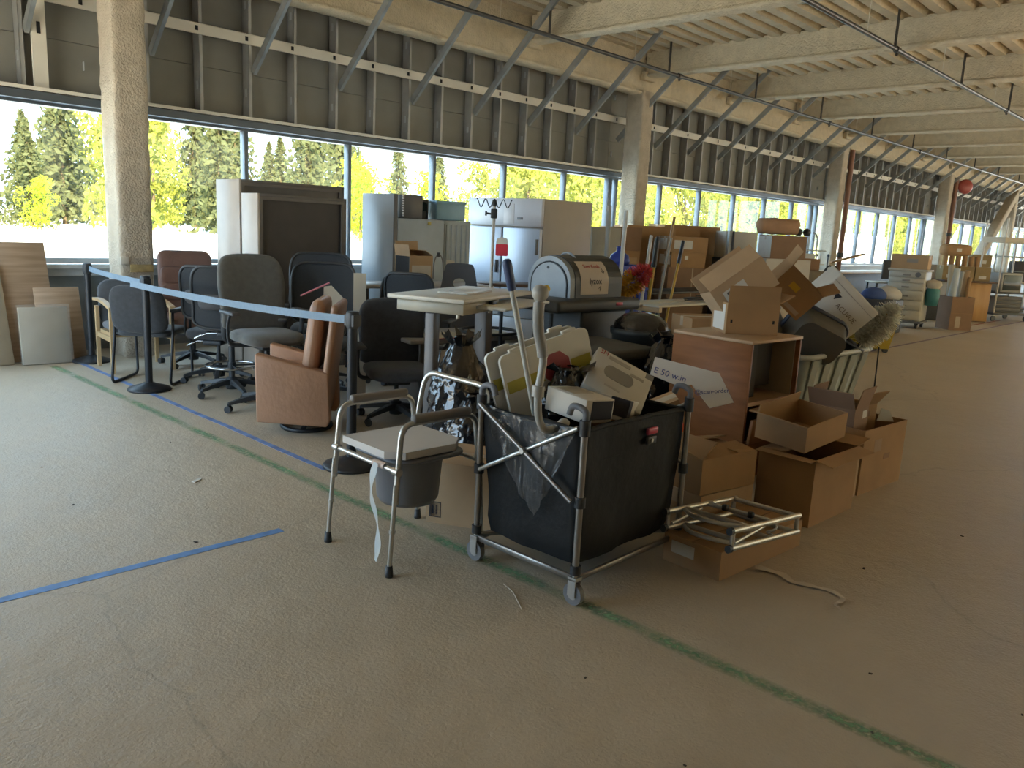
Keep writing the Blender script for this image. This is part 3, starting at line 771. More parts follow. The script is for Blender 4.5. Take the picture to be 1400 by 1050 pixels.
# tan swivel recliner
def recliner(loc, rz):
    t = thing('recliner', 'tan leather swivel recliner behind the nearest belt post', 'armchair', loc, rz); t.scale = (0.84, 0.76, 1.0)
    MB().tube([(0.24*math.cos(i*2*PI/32), 0.02+0.24*math.sin(i*2*PI/32), 0.018) for i in range(32)], 0.017, 8, closed=True).cyl((0, 0.02, 0.01), (0, 0.02, 0.09), 0.05, n=16).box(-0.22, 0.22, 0.0, 0.04, 0.018, 0.035).build('swivel_base', M_BLKM, t)
    for s in (-1, 1):
        x0, x1 = (0.24, 0.37) if s > 0 else (-0.37, -0.24)
        m = MB(); b = bmesh.new()
        prof = [(-0.38, 0.10), (0.27, 0.075), (0.30, 0.12), (0.28, 0.47), (-0.39, 0.595)]
        vs = [b.verts.new((x0, a, z)) for a, z in prof]+[b.verts.new((x1, a, z)) for a, z in prof]
        n = 5
        b.faces.new(vs[:n]); b.faces.new(vs[n:][::-1])
        for i in range(n): b.faces.new((vs[i], vs[i+n], vs[(i+1) % n+n], vs[(i+1) % n]))
        bmesh.ops.recalc_face_normals(b, faces=b.faces[:])
        bmesh.ops.bevel(b, geom=b.edges[:], offset=0.016, segments=3, profile=0.5, affect='EDGES')
        m.bm(b, None, 0, True); m.build('arm', M_TAN, t)
    MB().rbox(-0.245, 0.245, -0.36, 0.22, 0.10, 0.34, 0.02).build('seat_box', M_TAN, t)
    MB().pillow(rrect(0.48, 0.56, 0.06), 0.15, M=TRS((0, -0.08, 0.41))).build('seat', M_TAN, t)
    MB().rbox(-0.36, 0.36, 0.0, 0.07, 0.0, 0.85, 0.03, 3, M=TRS((0, 0.17, 0.12), (-R(9), 0, 0))).build('back_shell', M_TAN, t)
    MB().pillow(rrect(0.60, 0.62, 0.07, 6), 0.16, fn=lambda u, v, w: (u, 0.10+0.17*(v+0.1)+w, 0.67+v)).build('back_cushion', M_TAN, t)
recliner((3.22, 5.16, 0), face(-0.75, 0.66))

# black office chair seen behind the nearest post
t = task_chair('wide black office chair standing behind the nearest belt post', (3.92, 4.95, 0), face(-0.45, -0.90), 0.40, 'pad', rot=0.0, bw=0.54, bh=0.52, fab=M_FABB, fabs=M_FABB, bz=0.04, lean=0.05)

# ------------------------------------------------------------------ storage along the window
M_CABS = mat('cabinet_lit_tone', (0.52, 0.46, 0.40), rough=0.5, var=0.04)  # pale tone carries the window light falling on the left side panels
M_CABD = mat('cabinet_dark', (0.055, 0.047, 0.042), rough=0.6, var=0.12, vscale=5)
M_CABE = mat('cabinet_edge', (0.115, 0.100, 0.088), rough=0.5, var=0.08)
def open_cabinet(label, loc, rz, w, d, h, m_in, shelf=True):
    t = thing('tall_cabinet', label, 'cabinet', loc, rz)
    MB().rbox(-w/2, -w/2+0.025, -d/2, d/2, 0, h, 0.002, 1).build('side_panel', M_CABS, t)
    MB().rbox(w/2-0.025, w/2, -d/2, d/2, 0, h, 0.002, 1).build('side_panel', M_CABE, t)
    MB().rbox(-w/2+0.025, w/2-0.025, -d/2, d/2, h-0.03, h, 0.002, 1).build('top_panel', M_CABE, t)
    MB().box(-w/2+0.025, w/2-0.025, -d/2+0.01, d/2, 0, 0.06).build('bottom_panel', M_CABE, t)
    MB().box(-w/2+0.025, w/2-0.025, -d/2+0.03, -d/2+0.045, 0.06, h-0.03).build('back_panel', m_in, t)
    m = MB()
    for s in (-1, 1): m.box(s*(w/2-0.04)-0.015, s*(w/2-0.04)+0.015, -d/2-0.001, -d/2+0.02, 0.06, h-0.03)
    m.box(-w/2+0.055, w/2-0.055, -d/2-0.001, -d/2+0.02, h-0.06, h-0.03); m.build('front_lip', M_CABE, t)
    MB().cyl((0.02, -d/2+0.032, h*0.68), (0.02, -d/2+0.024, h*0.68), 0.008, n=8).build('cam_lock', M_CABS, t)
    return t
open_cabinet('big dark cabinet with a side coloured as lit standing behind the smaller one', (4.72, 8.02, 0), R(-3), 1.22, 0.55, 1.90, M_CABE)
open_cabinet('smaller dark cabinet in front with a recessed back panel', (4.52, 7.42, 0), R(-4), 0.98, 0.36, 1.76, M_CABD)

M_WHITE = mat('white_enamel', (0.62, 0.62, 0.66), rough=0.35, var=0.03)
M_STEEL = mat('brushed_steel', (0.50, 0.53, 0.60), rough=0.38, metal=0.35, var=0.05, stretch=(40, 40, 1))
M_BEIGE = mat('beige_enamel', (0.42, 0.37, 0.31), rough=0.5, var=0.03)
M_GASK = mat('gasket_grey', (0.16, 0.16, 0.17), rough=0.6)
# grey tall panel cabinet
M_PGREY = mat('pale_grey_enamel', (0.50, 0.54, 0.58), rough=0.35, var=0.03)
t = thing('tall_partition', 'narrow tall pale grey partition panel beside the blue-grey appliance', 'panel', (5.90, 7.84, 0), R(-82))
MB().rbox(-0.26, 0.26, -0.028, 0.028, 0.03, 1.87, 0.006, 1).build('panel_face', M_PGREY, t)
MB().rbox(-0.27, 0.27, -0.032, 0.032, 0.0, 0.035, 0.004, 1).build('foot_rail', M_GASK, t)
MB().rbox(0.255, 0.268, -0.031, 0.031, 0.03, 1.87, 0.003, 1).build('edge_trim', M_GASK, t)
# freezer-like appliance
t = thing('appliance', 'blue-grey enamel appliance with units stacked on top', 'appliance', (6.62, 7.85, 0), R(-6))
MB().rbox(-0.62, 0.05, -0.34, 0.34, 0.05, 1.60, 0.012, 2).build('body', mat('bluegrey_enamel', (0.36, 0.43, 0.50), rough=0.4, var=0.06), t)
MB().rbox(-0.60, 0.03, -0.30, 0.30, 0.0, 0.05, 0.004, 1).build('plinth', M_GASK, t)
MB().rbox(-0.20, -0.15, -0.345, -0.341, 1.53, 1.57, 0.002, 1).build('sticker', mat('yellow_sticker', (0.5, 0.42, 0.12)), t)
t = thing('ribbed_cooler', 'small ribbed grey cooler cabinet next to the white refrigerator', 'appliance', (6.92, 7.76, 0), R(-14))
MB().rbox(-0.19, 0.19, -0.25, 0.25, 0.02, 1.60, 0.02, 2).build('body', mat('cooler_grey', (0.40, 0.45, 0.48), rough=0.45), t)
rib = MB().rbox(-0.02, 0.02, -0.262, -0.24, 1.05, 1.55, 0.008, 2).mesh('rib', mat('cooler_grey', (0.4, 0.45, 0.48)))
for i in range(5): link('rib', rib, t, (-0.14+0.07*i, 0, 0))
MB().rbox(-0.205, -0.185, -0.27, -0.22, 1.0, 1.56, 0.01).build('side_seal', M_GASK, t)
# stacked units on the appliance
t = thing('rack_unit', 'dark ventilated equipment box with a toothed white edge', 'equipment', (6.20, 7.72, 1.602), R(-12))
MB().rbox(-0.13, 0.13, -0.18, 0.18, 0, 0.27, 0.006, 1).build('case', mat('unit_grey', (0.13, 0.125, 0.12), rough=0.55), t)
tooth = MB().box(-0.012, 0.012, -0.19, -0.181, 0, 0.018).mesh('tooth', M_WHITE)
for i in range(9): link('tooth', tooth, t, (-0.13, 0, 0.02+0.028*i))
t = thing('old_screen', 'small dark cathode screen lying on the blue-grey appliance', 'screen', (6.50, 7.92, 1.602), R(-4))
MB().rbox(-0.16, 0.20, -0.02, 0.16, 0, 0.24, 0.012, 2).build('case', mat('unit_grey', (0.13, 0.125, 0.12)), t)
MB().pillow(rrect(0.30, 0.18, 0.04), 0.02, fn=lambda u, v, w: (u+0.02, -0.022-w, 0.12+v)).build('screen_glass', mat('dark_screen', (0.03, 0.045, 0.045), rough=0.15), t)
MB().rbox(0.06, 0.13, -0.08, -0.03, 0.0, 0.10, 0.015).build('camera_knob', M_BLKP, t)
t = thing('blue_bin', 'pale blue plastic box on top of the ribbed cooler', 'box', (6.90, 7.80, 1.602), R(-14))
MB().rbox(-0.20, 0.20, -0.16, 0.16, 0, 0.22, 0.015, 2).build('body', mat('pale_blue_plastic', (0.25, 0.43, 0.55), rough=0.35), t)
MB().rbox(-0.21, 0.21, -0.17, 0.17, 0.20, 0.235, 0.008).build('rim', mat('pale_blue_plastic', (0.25, 0.43, 0.55)), t)

# two-door refrigerator
def fridge(loc, rz):
    t = thing('refrigerator', 'big white two-door reach-in refrigerator by the window', 'refrigerator', loc, rz)
    w, d, h = 1.36, 0.98, 1.93
    MB().rbox(-w/2, w/2, -d/2, d/2, 0.10, h, 0.006, 1).build('body', M_BEIGE, t)
    for s in (-1, 1):
        x0, x1 = (-w/2+0.004, -0.012) if s < 0 else (0.012, w/2-0.004)
        dr = MB().rbox(x0, x1, -d/2-0.06, -d/2-0.006, 0.38, 1.555, 0.012, 2).build('door', M_STEEL, t)
        hx = x1-0.06 if s < 0 else x1-0.03
        MB().rbox(hx-0.012, hx+0.012, -d/2-0.10, -d/2-0.058, 1.22 if s > 0 else 0.95, 1.42 if s > 0 else 1.12, 0.006).build('handle', M_GASK, dr)
    MB().rbox(-w/2, w/2, -d/2-0.055, -d/2-0.001, 1.575, h, 0.006, 1).build('top_fascia', M_WHITE, t)
    MB().rbox(-w/2, w/2, -d/2-0.05, -d/2-0.001, 0.12, 0.37, 0.006, 1).build('grille_panel', M_WHITE, t)
    MB().rbox(0.26, 0.36, -d/2-0.06, -d/2-0.053, 1.66, 1.69, 0.002, 1).build('thermometer', M_GASK, t)
    MB().rbox(0.01, 0.20, -d/2-0.058, -d/2-0.054, 1.60, 1.86, 0.001, 1).build('notice', mat('paper_white', (0.72, 0.70, 0.72), rough=0.8), t)
    for sx in (-1, 1):
        for sy in (-1, 1): MB().cyl((sx*0.58, sy*0.40, 0), (sx*0.58, sy*0.40, 0.10), 0.025, n=10).build('leg', M_GASK, t)
fridge((8.33, 7.64, 0), R(-90))
# ------------------------------------------------------------------ desks behind the front row
M_CREAM = mat('cream_laminate', (0.62, 0.565, 0.46), rough=0.4, var=0.04)
M_TAUPE = mat('taupe_metal', (0.155, 0.14, 0.13), rough=0.45, metal=0.2, var=0.05)
M_WHTP = mat('white_plastic', (0.66, 0.64, 0.58), rough=0.4, var=0.03)
M_CARD = mat('cardboard', (0.37, 0.22, 0.105), rough=0.85, var=0.08, vscale=4)
M_CARD2 = mat('cardboard_pale', (0.45, 0.305, 0.175), rough=0.85, var=0.07, vscale=4)
M_CARDD = mat('cardboard_dark', (0.27, 0.165, 0.10), rough=0.85, var=0.08, vscale=4)
M_CARDW = mat('white_cardboard', (0.60, 0.56, 0.49), rough=0.75, var=0.04)
M_TAPE = mat('packing_tape', (0.46, 0.36, 0.25), rough=0.3, var=0.04)
M_LABEL = mat('paper_label', (0.62, 0.60, 0.55), rough=0.7, var=0.04)
M_INK = mat('dark_ink', (0.03, 0.03, 0.04), rough=0.8, var=0)
M_INKB = mat('blue_ink', (0.05, 0.06, 0.20), rough=0.8, var=0)
M_INKR = mat('red_ink', (0.42, 0.05, 0.05), rough=0.7, var=0)
M_GREYI = mat('grey_print', (0.30, 0.28, 0.25), rough=0.8, var=0)

def sitstand(loc, rz):
    t = thing('sit_stand_desk', 'cream sit-stand desk on a single taupe column beside the nearest post', 'desk', loc, rz)
    MB().rbox(-0.02, 1.16, -0.30, 0.30, 1.035, 1.065, 0.006, 2).build('tabletop', M_CREAM, t)
    MB().rbox(0.03, 0.60, -0.27, 0.25, 0.955, 1.030, 0.004, 1).build('apron_box', mat('cream_metal', (0.50, 0.44, 0.33), rough=0.45), t)
    MB().rbox(0.055, 0.135, -0.04, 0.04, 0.03, 0.955, 0.012, 2).build('column', M_TAUPE, t)
    MB().rbox(0.02, 0.17, -0.32, 0.28, 0.0, 0.035, 0.008, 2).build('foot', M_TAUPE, t)
    MB().rbox(0.86, 0.97, -0.055, 0.055, 0.03, 1.03, 0.012, 2).build('column', M_TAUPE, t)
    MB().rbox(0.84, 0.99, -0.32, 0.28, 0.0, 0.035, 0.008, 2).build('foot', M_TAUPE, t)
    MB().rbox(0.40, 0.47, -0.315, -0.28, 0.985, 1.035, 0.006).build('clamp', M_BLKP, t)
    for x in (0.05, 0.55): MB().cyl((x, -0.22, 0.93), (x, -0.22, 0.956), 0.012, n=8).build('stud_foot', M_CREAM, t)
    MB().rbox(0.22, 1.05, -0.50, -0.20, 0.985, 1.010, 0.012, 2).build('keyboard_tray', M_WHTP, t)
sitstand((3.55, 4.18, 0), R(20))
t = thing('writing_board', 'thin cream board lying on the sit-stand desk', 'board', (4.08, 4.36, 1.067), R(24))
MB().prism(rrect(0.46, 0.26, 0.03), 0, 0.012).build('board_body', M_CREAM, t)
MB().prism(rrect(0.30, 0.14, 0.01), 0.0122, 0.014).build('paper_sheet', M_LABEL, t)

# desk row further back
def plain_table(label, loc, rz, w, d, h, m, name='table'):
    t = thing(name, label, 'table', loc, rz)
    MB().rbox(-w/2, w/2, -d/2, d/2, h-0.03, h, 0.004, 1).build('tabletop', m, t)
    for sx in (-1, 1):
        for sy in (-1, 1): MB().rbox(sx*(w/2-0.05)-0.02, sx*(w/2-0.05)+0.02, sy*(d/2-0.05)-0.02, sy*(d/2-0.05)+0.02, 0, h-0.03, 0.003, 1).build('leg', M_BLKM, t)
    return t
M_WALNUT = mat('dark_walnut', (0.09, 0.055, 0.04), col2=(0.13, 0.08, 0.06), rough=0.45, vscale=5, stretch=(1, 8, 8))
plain_table('pale grey table holding the black-sided carton', (5.55, 6.66, 0), R(-14), 1.50, 0.62, 0.92, mat('grey_laminate', (0.46, 0.45, 0.44), rough=0.4))
plain_table('dark walnut table in front of the refrigerator doors', (7.05, 6.62, 0), R(-32), 1.05, 0.50, 0.90, M_WALNUT)

def carton(label, loc, rz, sx, sy, sz, m=None, flaps=(), closed=True, stickers=(), tape=True, rot=None, group=None, holes=(), name='cardboard_box', mi=None):
    """a corrugated carton; flaps: (side, angle, length); stickers: (side, u, v, w, h, material)"""
    m = m or M_CARD; th = 0.006
    t = thing(name, label, 'box', loc, rz, group, rot)
    b = MB(); X, Y = sx/2, sy/2
    b.box(-X, X, -Y, -Y+th, 0, sz).box(-X, X, Y-th, Y, 0, sz).box(-X, -X+th, -Y+th, Y-th, 0, sz).box(X-th, X, -Y+th, Y-th, 0, sz).box(-X+th, X-th, -Y+th, Y-th, 0, th)
    b.build('body', m, t)
    if closed:
        e = 0.003
        MB().box(-X, X, -Y, -e, sz, sz+th).build('flap', m, t); MB().box(-X, X, e, Y, sz, sz+th).build('flap', m, t)
        if tape: MB().box(-X-0.001, X+0.001, -0.026, 0.026, sz+th, sz+th+0.0012).box(-X-0.0015, -X, -0.026, 0.026, sz-0.07, sz+th).box(X, X+0.0015, -0.026, 0.026, sz-0.07, sz+th).build('tape', M_TAPE, t)
    for side, a, L in flaps:
        nx, ny = {'x+': (1, 0), 'x-': (-1, 0), 'y+': (0, 1), 'y-': (0, -1)}[side]
        half = Y if nx else X
        f = MB().box(-half+0.004, half-0.004, 0, L, -th/2, th/2)
        ang = math.atan2(-nx, ny) if False else None
        o = f.build('flap', mi or m, t)
        # local +y of the flap starts pointing inward and swings up and out with the angle
        heading = math.atan2(-ny, -nx)-PI/2
        o.location = (nx*(X-th/2), ny*(Y-th/2), sz)
        o.rotation_euler = (Matrix.Rotation(heading, 4, 'Z') @ Matrix.Rotation(R(a), 4, 'X')).to_euler()
    def side_quad(nm, side, u, v, w, h, mm, dep=0.0012):
        q = MB()
        if side == 'x+': q.box(X, X+dep, u-w/2, u+w/2, v-h/2, v+h/2)
        elif side == 'x-': q.box(-X-dep, -X, u-w/2, u+w/2, v-h/2, v+h/2)
        elif side == 'y+': q.box(u-w/2, u+w/2, Y, Y+dep, v-h/2, v+h/2)
        elif side == 'y-': q.box(u-w/2, u+w/2, -Y-dep, -Y, v-h/2, v+h/2)
        else: q.box(u-w/2, u+w/2, v-h/2, v+h/2, sz+th, sz+th+dep)
        q.build(nm, mm, t)
    for s in stickers: side_quad('sticker', *s)
    for s in holes: side_quad('hand_hole', *s, M_BLACK, 0.001)
    return t
# carton with an opened lid on the pale table
c = carton('small carton with one black side and a raised lid on the pale table', (5.44, 6.62, 0.921), R(-4), 0.29, 0.27, 0.30, M_CARD2, closed=False, flaps=(('y+', 95, 0.14), ('x-', 100, 0.11), ('x+', 30, 0.10)),
           stickers=(('x-', 0, 0.15, 0.25, 0.28, M_BLKP), ('y-', 0.0, 0.12, 0.24, 0.16, M_CARDW)))
o = MB().prism([(-0.06, 0), (0.05, 0), (0.04, 0.24), (-0.05, 0.25)], -0.002, 0.002, 'y').build('pale_card', M_LABEL, None, (5.96, 6.62, 0.923), (0, 0, R(-30))); tag(o, 'pale lilac card standing beside the black-sided carton', 'card')
t = thing('fire_hose_loop', 'thin grey cable loop hanging in front of the blue-grey appliance', 'cable', (6.18, 7.08, 0.92), R(-20))
MB().tube([(-0.06, 0, 0), (-0.05, 0, 0.20), (0, 0, 0.29), (0.05, 0, 0.22), (0.07, 0, 0)], 0.007, 6, sub=5).build('loop', M_GASK, t)
MB().rbox(-0.016, 0.016, -0.012, 0.012, 0.26, 0.31, 0.004).build('clip', M_BLKP, t)

# plastic chair with a hole in its back
t = thing('shell_chair', 'dark plastic shell chair with a hole in its backrest', 'chair', (5.50, 5.96, 0), face(-0.65, -0.76))
fn = lambda u, v, w: (u*(0.30-0.10*v), 0.20+0.10*v+w, 0.46+0.68*v)
m = MB()
ol = [(-0.28, 0.0), (0.28, 0.0), (0.29, 0.20), (0.20, 0.42), (0.15, 0.66), (0.09, 0.70), (-0.09, 0.70), (-0.15, 0.66), (-0.20, 0.42), (-0.29, 0.20)]
ol = [tuple(v[:2]) for v in smooth_path([Vector((a, b, 0)) for a, b in ol], 4, True)]
hole = [(0.055*math.cos(a)*1.0, 0.42+0.05*math.sin(a)) for a in [2*PI*i/len(ol)-PI/2-0.5 for i in range(len(ol))]]
n = len(ol); vs = []
# ring between outline and hole, front and back
h2 = []
for a, b in ol:
    d = Vector((a, b-0.50)); d = d.normalized(); h2.append((d.x*0.065, 0.50+d.y*0.05))
for y in (-0.012, 0.012):
    for (a, b) in ol: vs.append((a, 0.20+0.13*b-0.5*a*a+y, 0.46+b))
    for (a, b) in h2: vs.append((a, 0.20+0.13*b-0.5*a*a+y, 0.46+b))
fs = []
for i in range(n):
    j = (i+1) % n
    fs += [(i, j, n+j, n+i), (2*n+i, 3*n+i, 3*n+j, 2*n+j), (i, 2*n+i, 2*n+j, j), (n+i, n+j, 3*n+j, 3*n+i)]
m.add(vs, fs, None, 0, False).build('backrest', M_DKGREY, t)
MB().pillow(rrect(0.46, 0.44, 0.12), 0.05, M=TRS((0, -0.02, 0.45))).build('seat', M_DKGREY, t)
for sx in (-1, 1):
    for sy in (-1, 1): MB().cyl((sx*0.16, sy*0.15, 0.43), (sx*0.22, sy*0.21, 0.0), 0.012, n=8).build('leg', M_CHROME, t)

# ------------------------------------------------------------------ drip stand
t = thing('drip_stand', 'steel drip stand with a wavy wire hook rail on top', 'stand', (4.90, 4.92, 0), R(-46))
MB().tube([(0.25*math.cos(i*2*PI/28), 0.25*math.sin(i*2*PI/28), 0.66) for i in range(28)], 0.014, 8, closed=True).build('ring', M_BLKM, t)
MB().cyl((0, 0, 0.06), (0, 0, 0.95), 0.016, n=10).build('lower_tube', M_CHROME, t)
MB().cyl((0, 0, 0.95), (0, 0, 1.73), 0.014, n=10).build('upper_tube', mat('stand_tube', (0.42, 0.39, 0.34), rough=0.4), t)
MB().lathe([(0.02, 0.0), (0.05, 0.02), (0.04, 0.06), (0.015, 0.08)], 12).build('hub', M_BLKM, t)
for i in range(5):
    a = i*2*PI/5
    MB().tube([(0, 0, 0.05), (0.15*math.cos(a), 0.15*math.sin(a), 0.06), (0.28*math.cos(a), 0.28*math.sin(a), 0.03)], 0.012, 8).cyl((0.28*math.cos(a)-0.01, 0.28*math.sin(a), 0.028), (0.28*math.cos(a)+0.01, 0.28*math.sin(a), 0.028), 0.026, n=10).build('foot', M_BLKM, t)
MB().rbox(-0.028, 0.028, -0.022, 0.022, 1.62, 1.70, 0.008).cyl((0, 0, 1.655), (-0.06, 0, 1.66), 0.008, n=8).cyl((-0.06, 0, 1.66), (-0.075, 0, 1.66), 0.02, n=10).build('clamp_knob', M_BLKP, t)
MB().tube([(-0.15+0.30*i/40, 0.0, 1.745+0.035*math.cos(i/40*PI*8)) for i in range(41)], 0.0045, 6).build('hook_rail', M_BLKM, t)
MB().lathe([(0.018, 1.72), (0.018, 1.77), (0.0, 1.775)], 10).build('top_cap', M_BLKP, t)
t = thing('hanging_tag', 'red and white tag hanging from the drip stand', 'tag', (4.925, 4.875, 1.31), R(-46))
MB().prism(rrect(0.105, 0.10, 0.012, 4, 0.03, 0.05), -0.003, 0.003, 'y').build('red_part', mat('red_plastic', (0.62, 0.045, 0.075), rough=0.4), t)
MB().prism([(-0.022, 0.10), (0.082, 0.10), (0.075, 0.145), (0.03, 0.16), (-0.015, 0.145)], -0.003, 0.003, 'y').build('white_part', M_WHTP, t)

# low shelf with papers under the drip stand
t = thing('low_table', 'low grey table with papers and a red-edged folder under the drip stand', 'table', (4.66, 5.14, 0), R(-12))
MB().rbox(-0.56, 0.50, -0.32, 0.30, 0.595, 0.63, 0.01, 2).build('tabletop', mat('grey_edge_top', (0.30, 0.28, 0.26), rough=0.45), t)
MB().rbox(-0.42, -0.36, -0.22, 0.22, 0.02, 0.595, 0.01).build('leg', M_TAUPE, t)
MB().rbox(0.36, 0.42, -0.22, 0.22, 0.02, 0.595, 0.01).build('leg', M_TAUPE, t)
MB().rbox(-0.45, -0.33, -0.28, 0.28, 0.0, 0.03, 0.008).build('foot', M_TAUPE, t)
MB().rbox(0.33, 0.45, -0.28, 0.28, 0.0, 0.03, 0.008).build('foot', M_TAUPE, t)
t = thing('red_folder', 'pale folder with a red edge lying on the low grey table', 'folder', (4.52, 5.02, 0.631), R(-4))
MB().box(-0.26, 0.14, -0.17, 0.16, 0, 0.008).build('cover', M_PAPER, t)
MB().box(-0.262, 0.142, -0.176, -0.16, 0, 0.0095).build('red_edge', mat('red_band', (0.45, 0.13, 0.14), rough=0.6), t)
o = MB().prism(rrect(0.28, 0.30, 0.02), 0, 0.006).build('paper_pad', M_LABEL, None, (4.98, 5.00, 0.632), (0, 0, R(-10))); tag(o, 'white paper pad under the drip stand ring', 'paper')

# ------------------------------------------------------------------ crumpled black bin bags
M_BAG = mat('black_bag', (0.010, 0.010, 0.012), rough=0.14, var=0.1, spec=0.9, bump=0.9, bscale=7)
def bag(label, loc, rx, ry, h, seed, neck=0.30, group=None):
    m = MB(); nu, nv = 64, 48
    def f(u, v):
        a = 2*PI*u
        prof = (math.sin(PI*min(1, v*1.12)**0.75))**0.6 if v < 0.80 else None
        base = 0.78+0.22*math.sin(PI*min(v/0.75, 1))
        if v > 0.72: base *= 1-(v-0.72)/0.28*(1-neck)
        if v < 0.06: base *= 0.2+0.8*v/0.06
        q = Vector((math.cos(a)*2.2, math.sin(a)*2.2, v*3+seed))
        fold = 0.16*noise.noise(q)+0.20*abs(noise.noise(q*2.3))-0.08+0.14*abs(noise.noise(q*5))-0.04+0.05*abs(noise.noise(q*11))
        r = base*(1+fold)
        return (rx*r*math.cos(a), ry*r*math.sin(a), h*(v if v > 0.06 else v*0.3))
    m.grid(f, nu, nv, wrap=True)
    t = thing('bin_bag', label, 'bag', loc, 0.0, group)
    m.build('sack', M_BAG, t)
    k = MB(); 
    for i in range(9):
        a = i*2*PI/9; r1 = 0.13*(1+0.3*noise.noise(Vector((i, seed, 0))))
        k.add([(0.03*math.cos(a), 0.03*math.sin(a), h*0.90), (0.03*math.cos(a+0.7), 0.03*math.sin(a+0.7), h*0.90), (r1*math.cos(a+0.5), r1*math.sin(a+0.5), h*1.04+0.02*math.sin(i*2)), (r1*math.cos(a+0.1), r1*math.sin(a+0.1), h*1.0)], [(0, 1, 2, 3)])
    k.build('gathered_top', M_BAG, t)
    return t
bag('tall shiny black bin bag slumped beside the sit-stand desk column', (3.46, 3.72, 0), 0.22, 0.20, 0.86, 1.0, 0.22)
bag('low black bin bag sagging behind the raised-seat commode chair', (3.22, 3.33, 0), 0.17, 0.17, 0.58, 5.0)
bag('black bin bag bulging behind the white sign boards', (4.13, 3.36, 0), 0.26, 0.24, 0.76, 9.0)

# ------------------------------------------------------------------ janitor cart with domed hood
M_JAN = mat('cart_black', (0.042, 0.043, 0.040), rough=0.5, var=0.08)
M_DOME = mat('dome_grey', (0.26, 0.285, 0.305), rough=0.4, var=0.05)
t = thing('janitor_cart', 'black janitor cart with a grey-ended domed hood and a paper sign', 'cart', (5.45, 4.42, 0), R(-2))
MB().rbox(-0.62, 0.46, -0.36, 0.40, 0.90, 1.0, 0.03, 3).build('top_deck', M_JAN, t)
MB().rbox(-0.22, 0.38, -0.27, 0.31, 0.16, 0.90, 0.025, 2).build('cabinet', M_JAN, t)
MB().rbox(-0.60, 0.42, -0.30, 0.34, 0.09, 0.16, 0.02, 2).build('bottom_deck', M_JAN, t)
for x, y in ((-0.5, -0.22), (-0.5, 0.26), (0.32, -0.22), (0.32, 0.26)):
    MB().cyl((x, y-0.02, 0.05), (x, y+0.02, 0.05), 0.05, n=14).rbox(x-0.02, x+0.02, y-0.03, y+0.03, 0.06, 0.10, 0.005).build('caster', M_BLKP, t)
MB().tube(fillet([(-0.60, -0.28, 0.16), (-0.60, -0.28, 0.90)], 0.02), 0.016, 8).build('post', M_BLKM, t)
MB().tube(fillet([(-0.60, 0.30, 0.16), (-0.60, 0.30, 0.90)], 0.02), 0.016, 8).build('post', M_BLKM, t)
def dome_sec(s, w=0.25, h=0.345):
    return [(-w*s, 0.0), (-w*s, h*0.35*s)]+[(w*s*math.cos(PI-PI*i/14), h*s*(0.35+0.65*math.sin(PI*i/14)) if 0 < i < 14 else h*0.35*s) for i in range(15)][1:-1]+[(w*s, h*0.35*s), (w*s, 0.0)]
sec = dome_sec(1.0)
hd = MB().prism([(a+0.04, b+1.0) for a, b in sec][::-1], -0.25, 0.36, 'x', smooth=False); hd.build('hood', M_JAN, t)
MB().prism([(a+0.04, b+1.0) for a, b in dome_sec(0.975)][::-1], -0.31, -0.25, 'x').build('hood_end_rim', M_DOME, t)
MB().prism([(a+0.04, b+1.003) for a, b in dome_sec(0.80)][::-1], -0.318, -0.31, 'x').build('end_door', mat('dome_face', (0.30, 0.33, 0.35), rough=0.4), t)
ar = [(a+0.04, b+1.003) for a, b in dome_sec(0.83)]
MB().tube([(-0.314, a, b) for a, b in ar], 0.006, 6).build('door_seal', M_BLKP, t)
MB().cyl((-0.318, 0.05, 1.24), (-0.324, 0.05, 1.24), 0.012, n=10).build('door_lock', M_BLKP, t)
MB().tube([(-0.10, 0.04+0.14*math.cos(PI-PI*i/10), 1.19+0.175*math.sin(PI*i/10)) for i in range(2, 9)], 0.010, 8).build('hood_handle', M_DOME, t)
MB().rbox(0.11, 0.20, -0.365, -0.358, 0.945, 0.972, 0.003, 1).build('red_badge', mat('badge_red', (0.42, 0.03, 0.07), rough=0.4), t)
# paper sign bent over the hood's curved side
def sec_pt(v):
    q = [Vector(p) for p in sec[::-1]]; L = [0]
    for i in range(1, len(q)): L.append(L[-1]+(q[i]-q[i-1]).length)
    s_ = v
    for i in range(1, len(q)):
        if L[i] >= s_:
            k = (s_-L[i-1])/(L[i]-L[i-1]); return q[i-1].lerp(q[i], k)
    return q[-1]
# the camera-facing side is at -y: walk from the last outline point upwards
sec_r = [(-a, b) for a, b in sec]
def paper(u, v):
    p = sec_pt(0.03+0.30*v); a, b = -p.x, p.y
    c = Vector((a, b-0.10)); c = c.normalized()*0.004
    return (-0.19+0.36*u, a+0.04+c.x, 1.0+b+c.y)
MB().grid(paper, 6, 12, smooth=True).build('paper_sign', mat('sign_paper', (0.55, 0.47, 0.39), rough=0.8, var=0.03), t)
def on_sign(body, u, v, size, m):
    p0 = Vector(paper(u, v)); p1 = Vector(paper(u, v+0.03)); up = (p1-p0).normalized(); xx = Vector((1, 0, 0)); nn = xx.cross(up)
    M = Matrix((xx, up, nn)).transposed()
    p0 = p0+nn*0.003
    text('lettering', body, size, m, t, p0, M.to_euler())
on_sign('Saw Knub', 0.48, 0.80, 0.052, M_INKR); on_sign('\u2193', 0.82, 0.64, 0.07, M_INK); on_sign('lyzox', 0.52, 0.36, 0.075, M_INK); on_sign('\u2191', 0.68, 0.14, 0.06, M_INK)

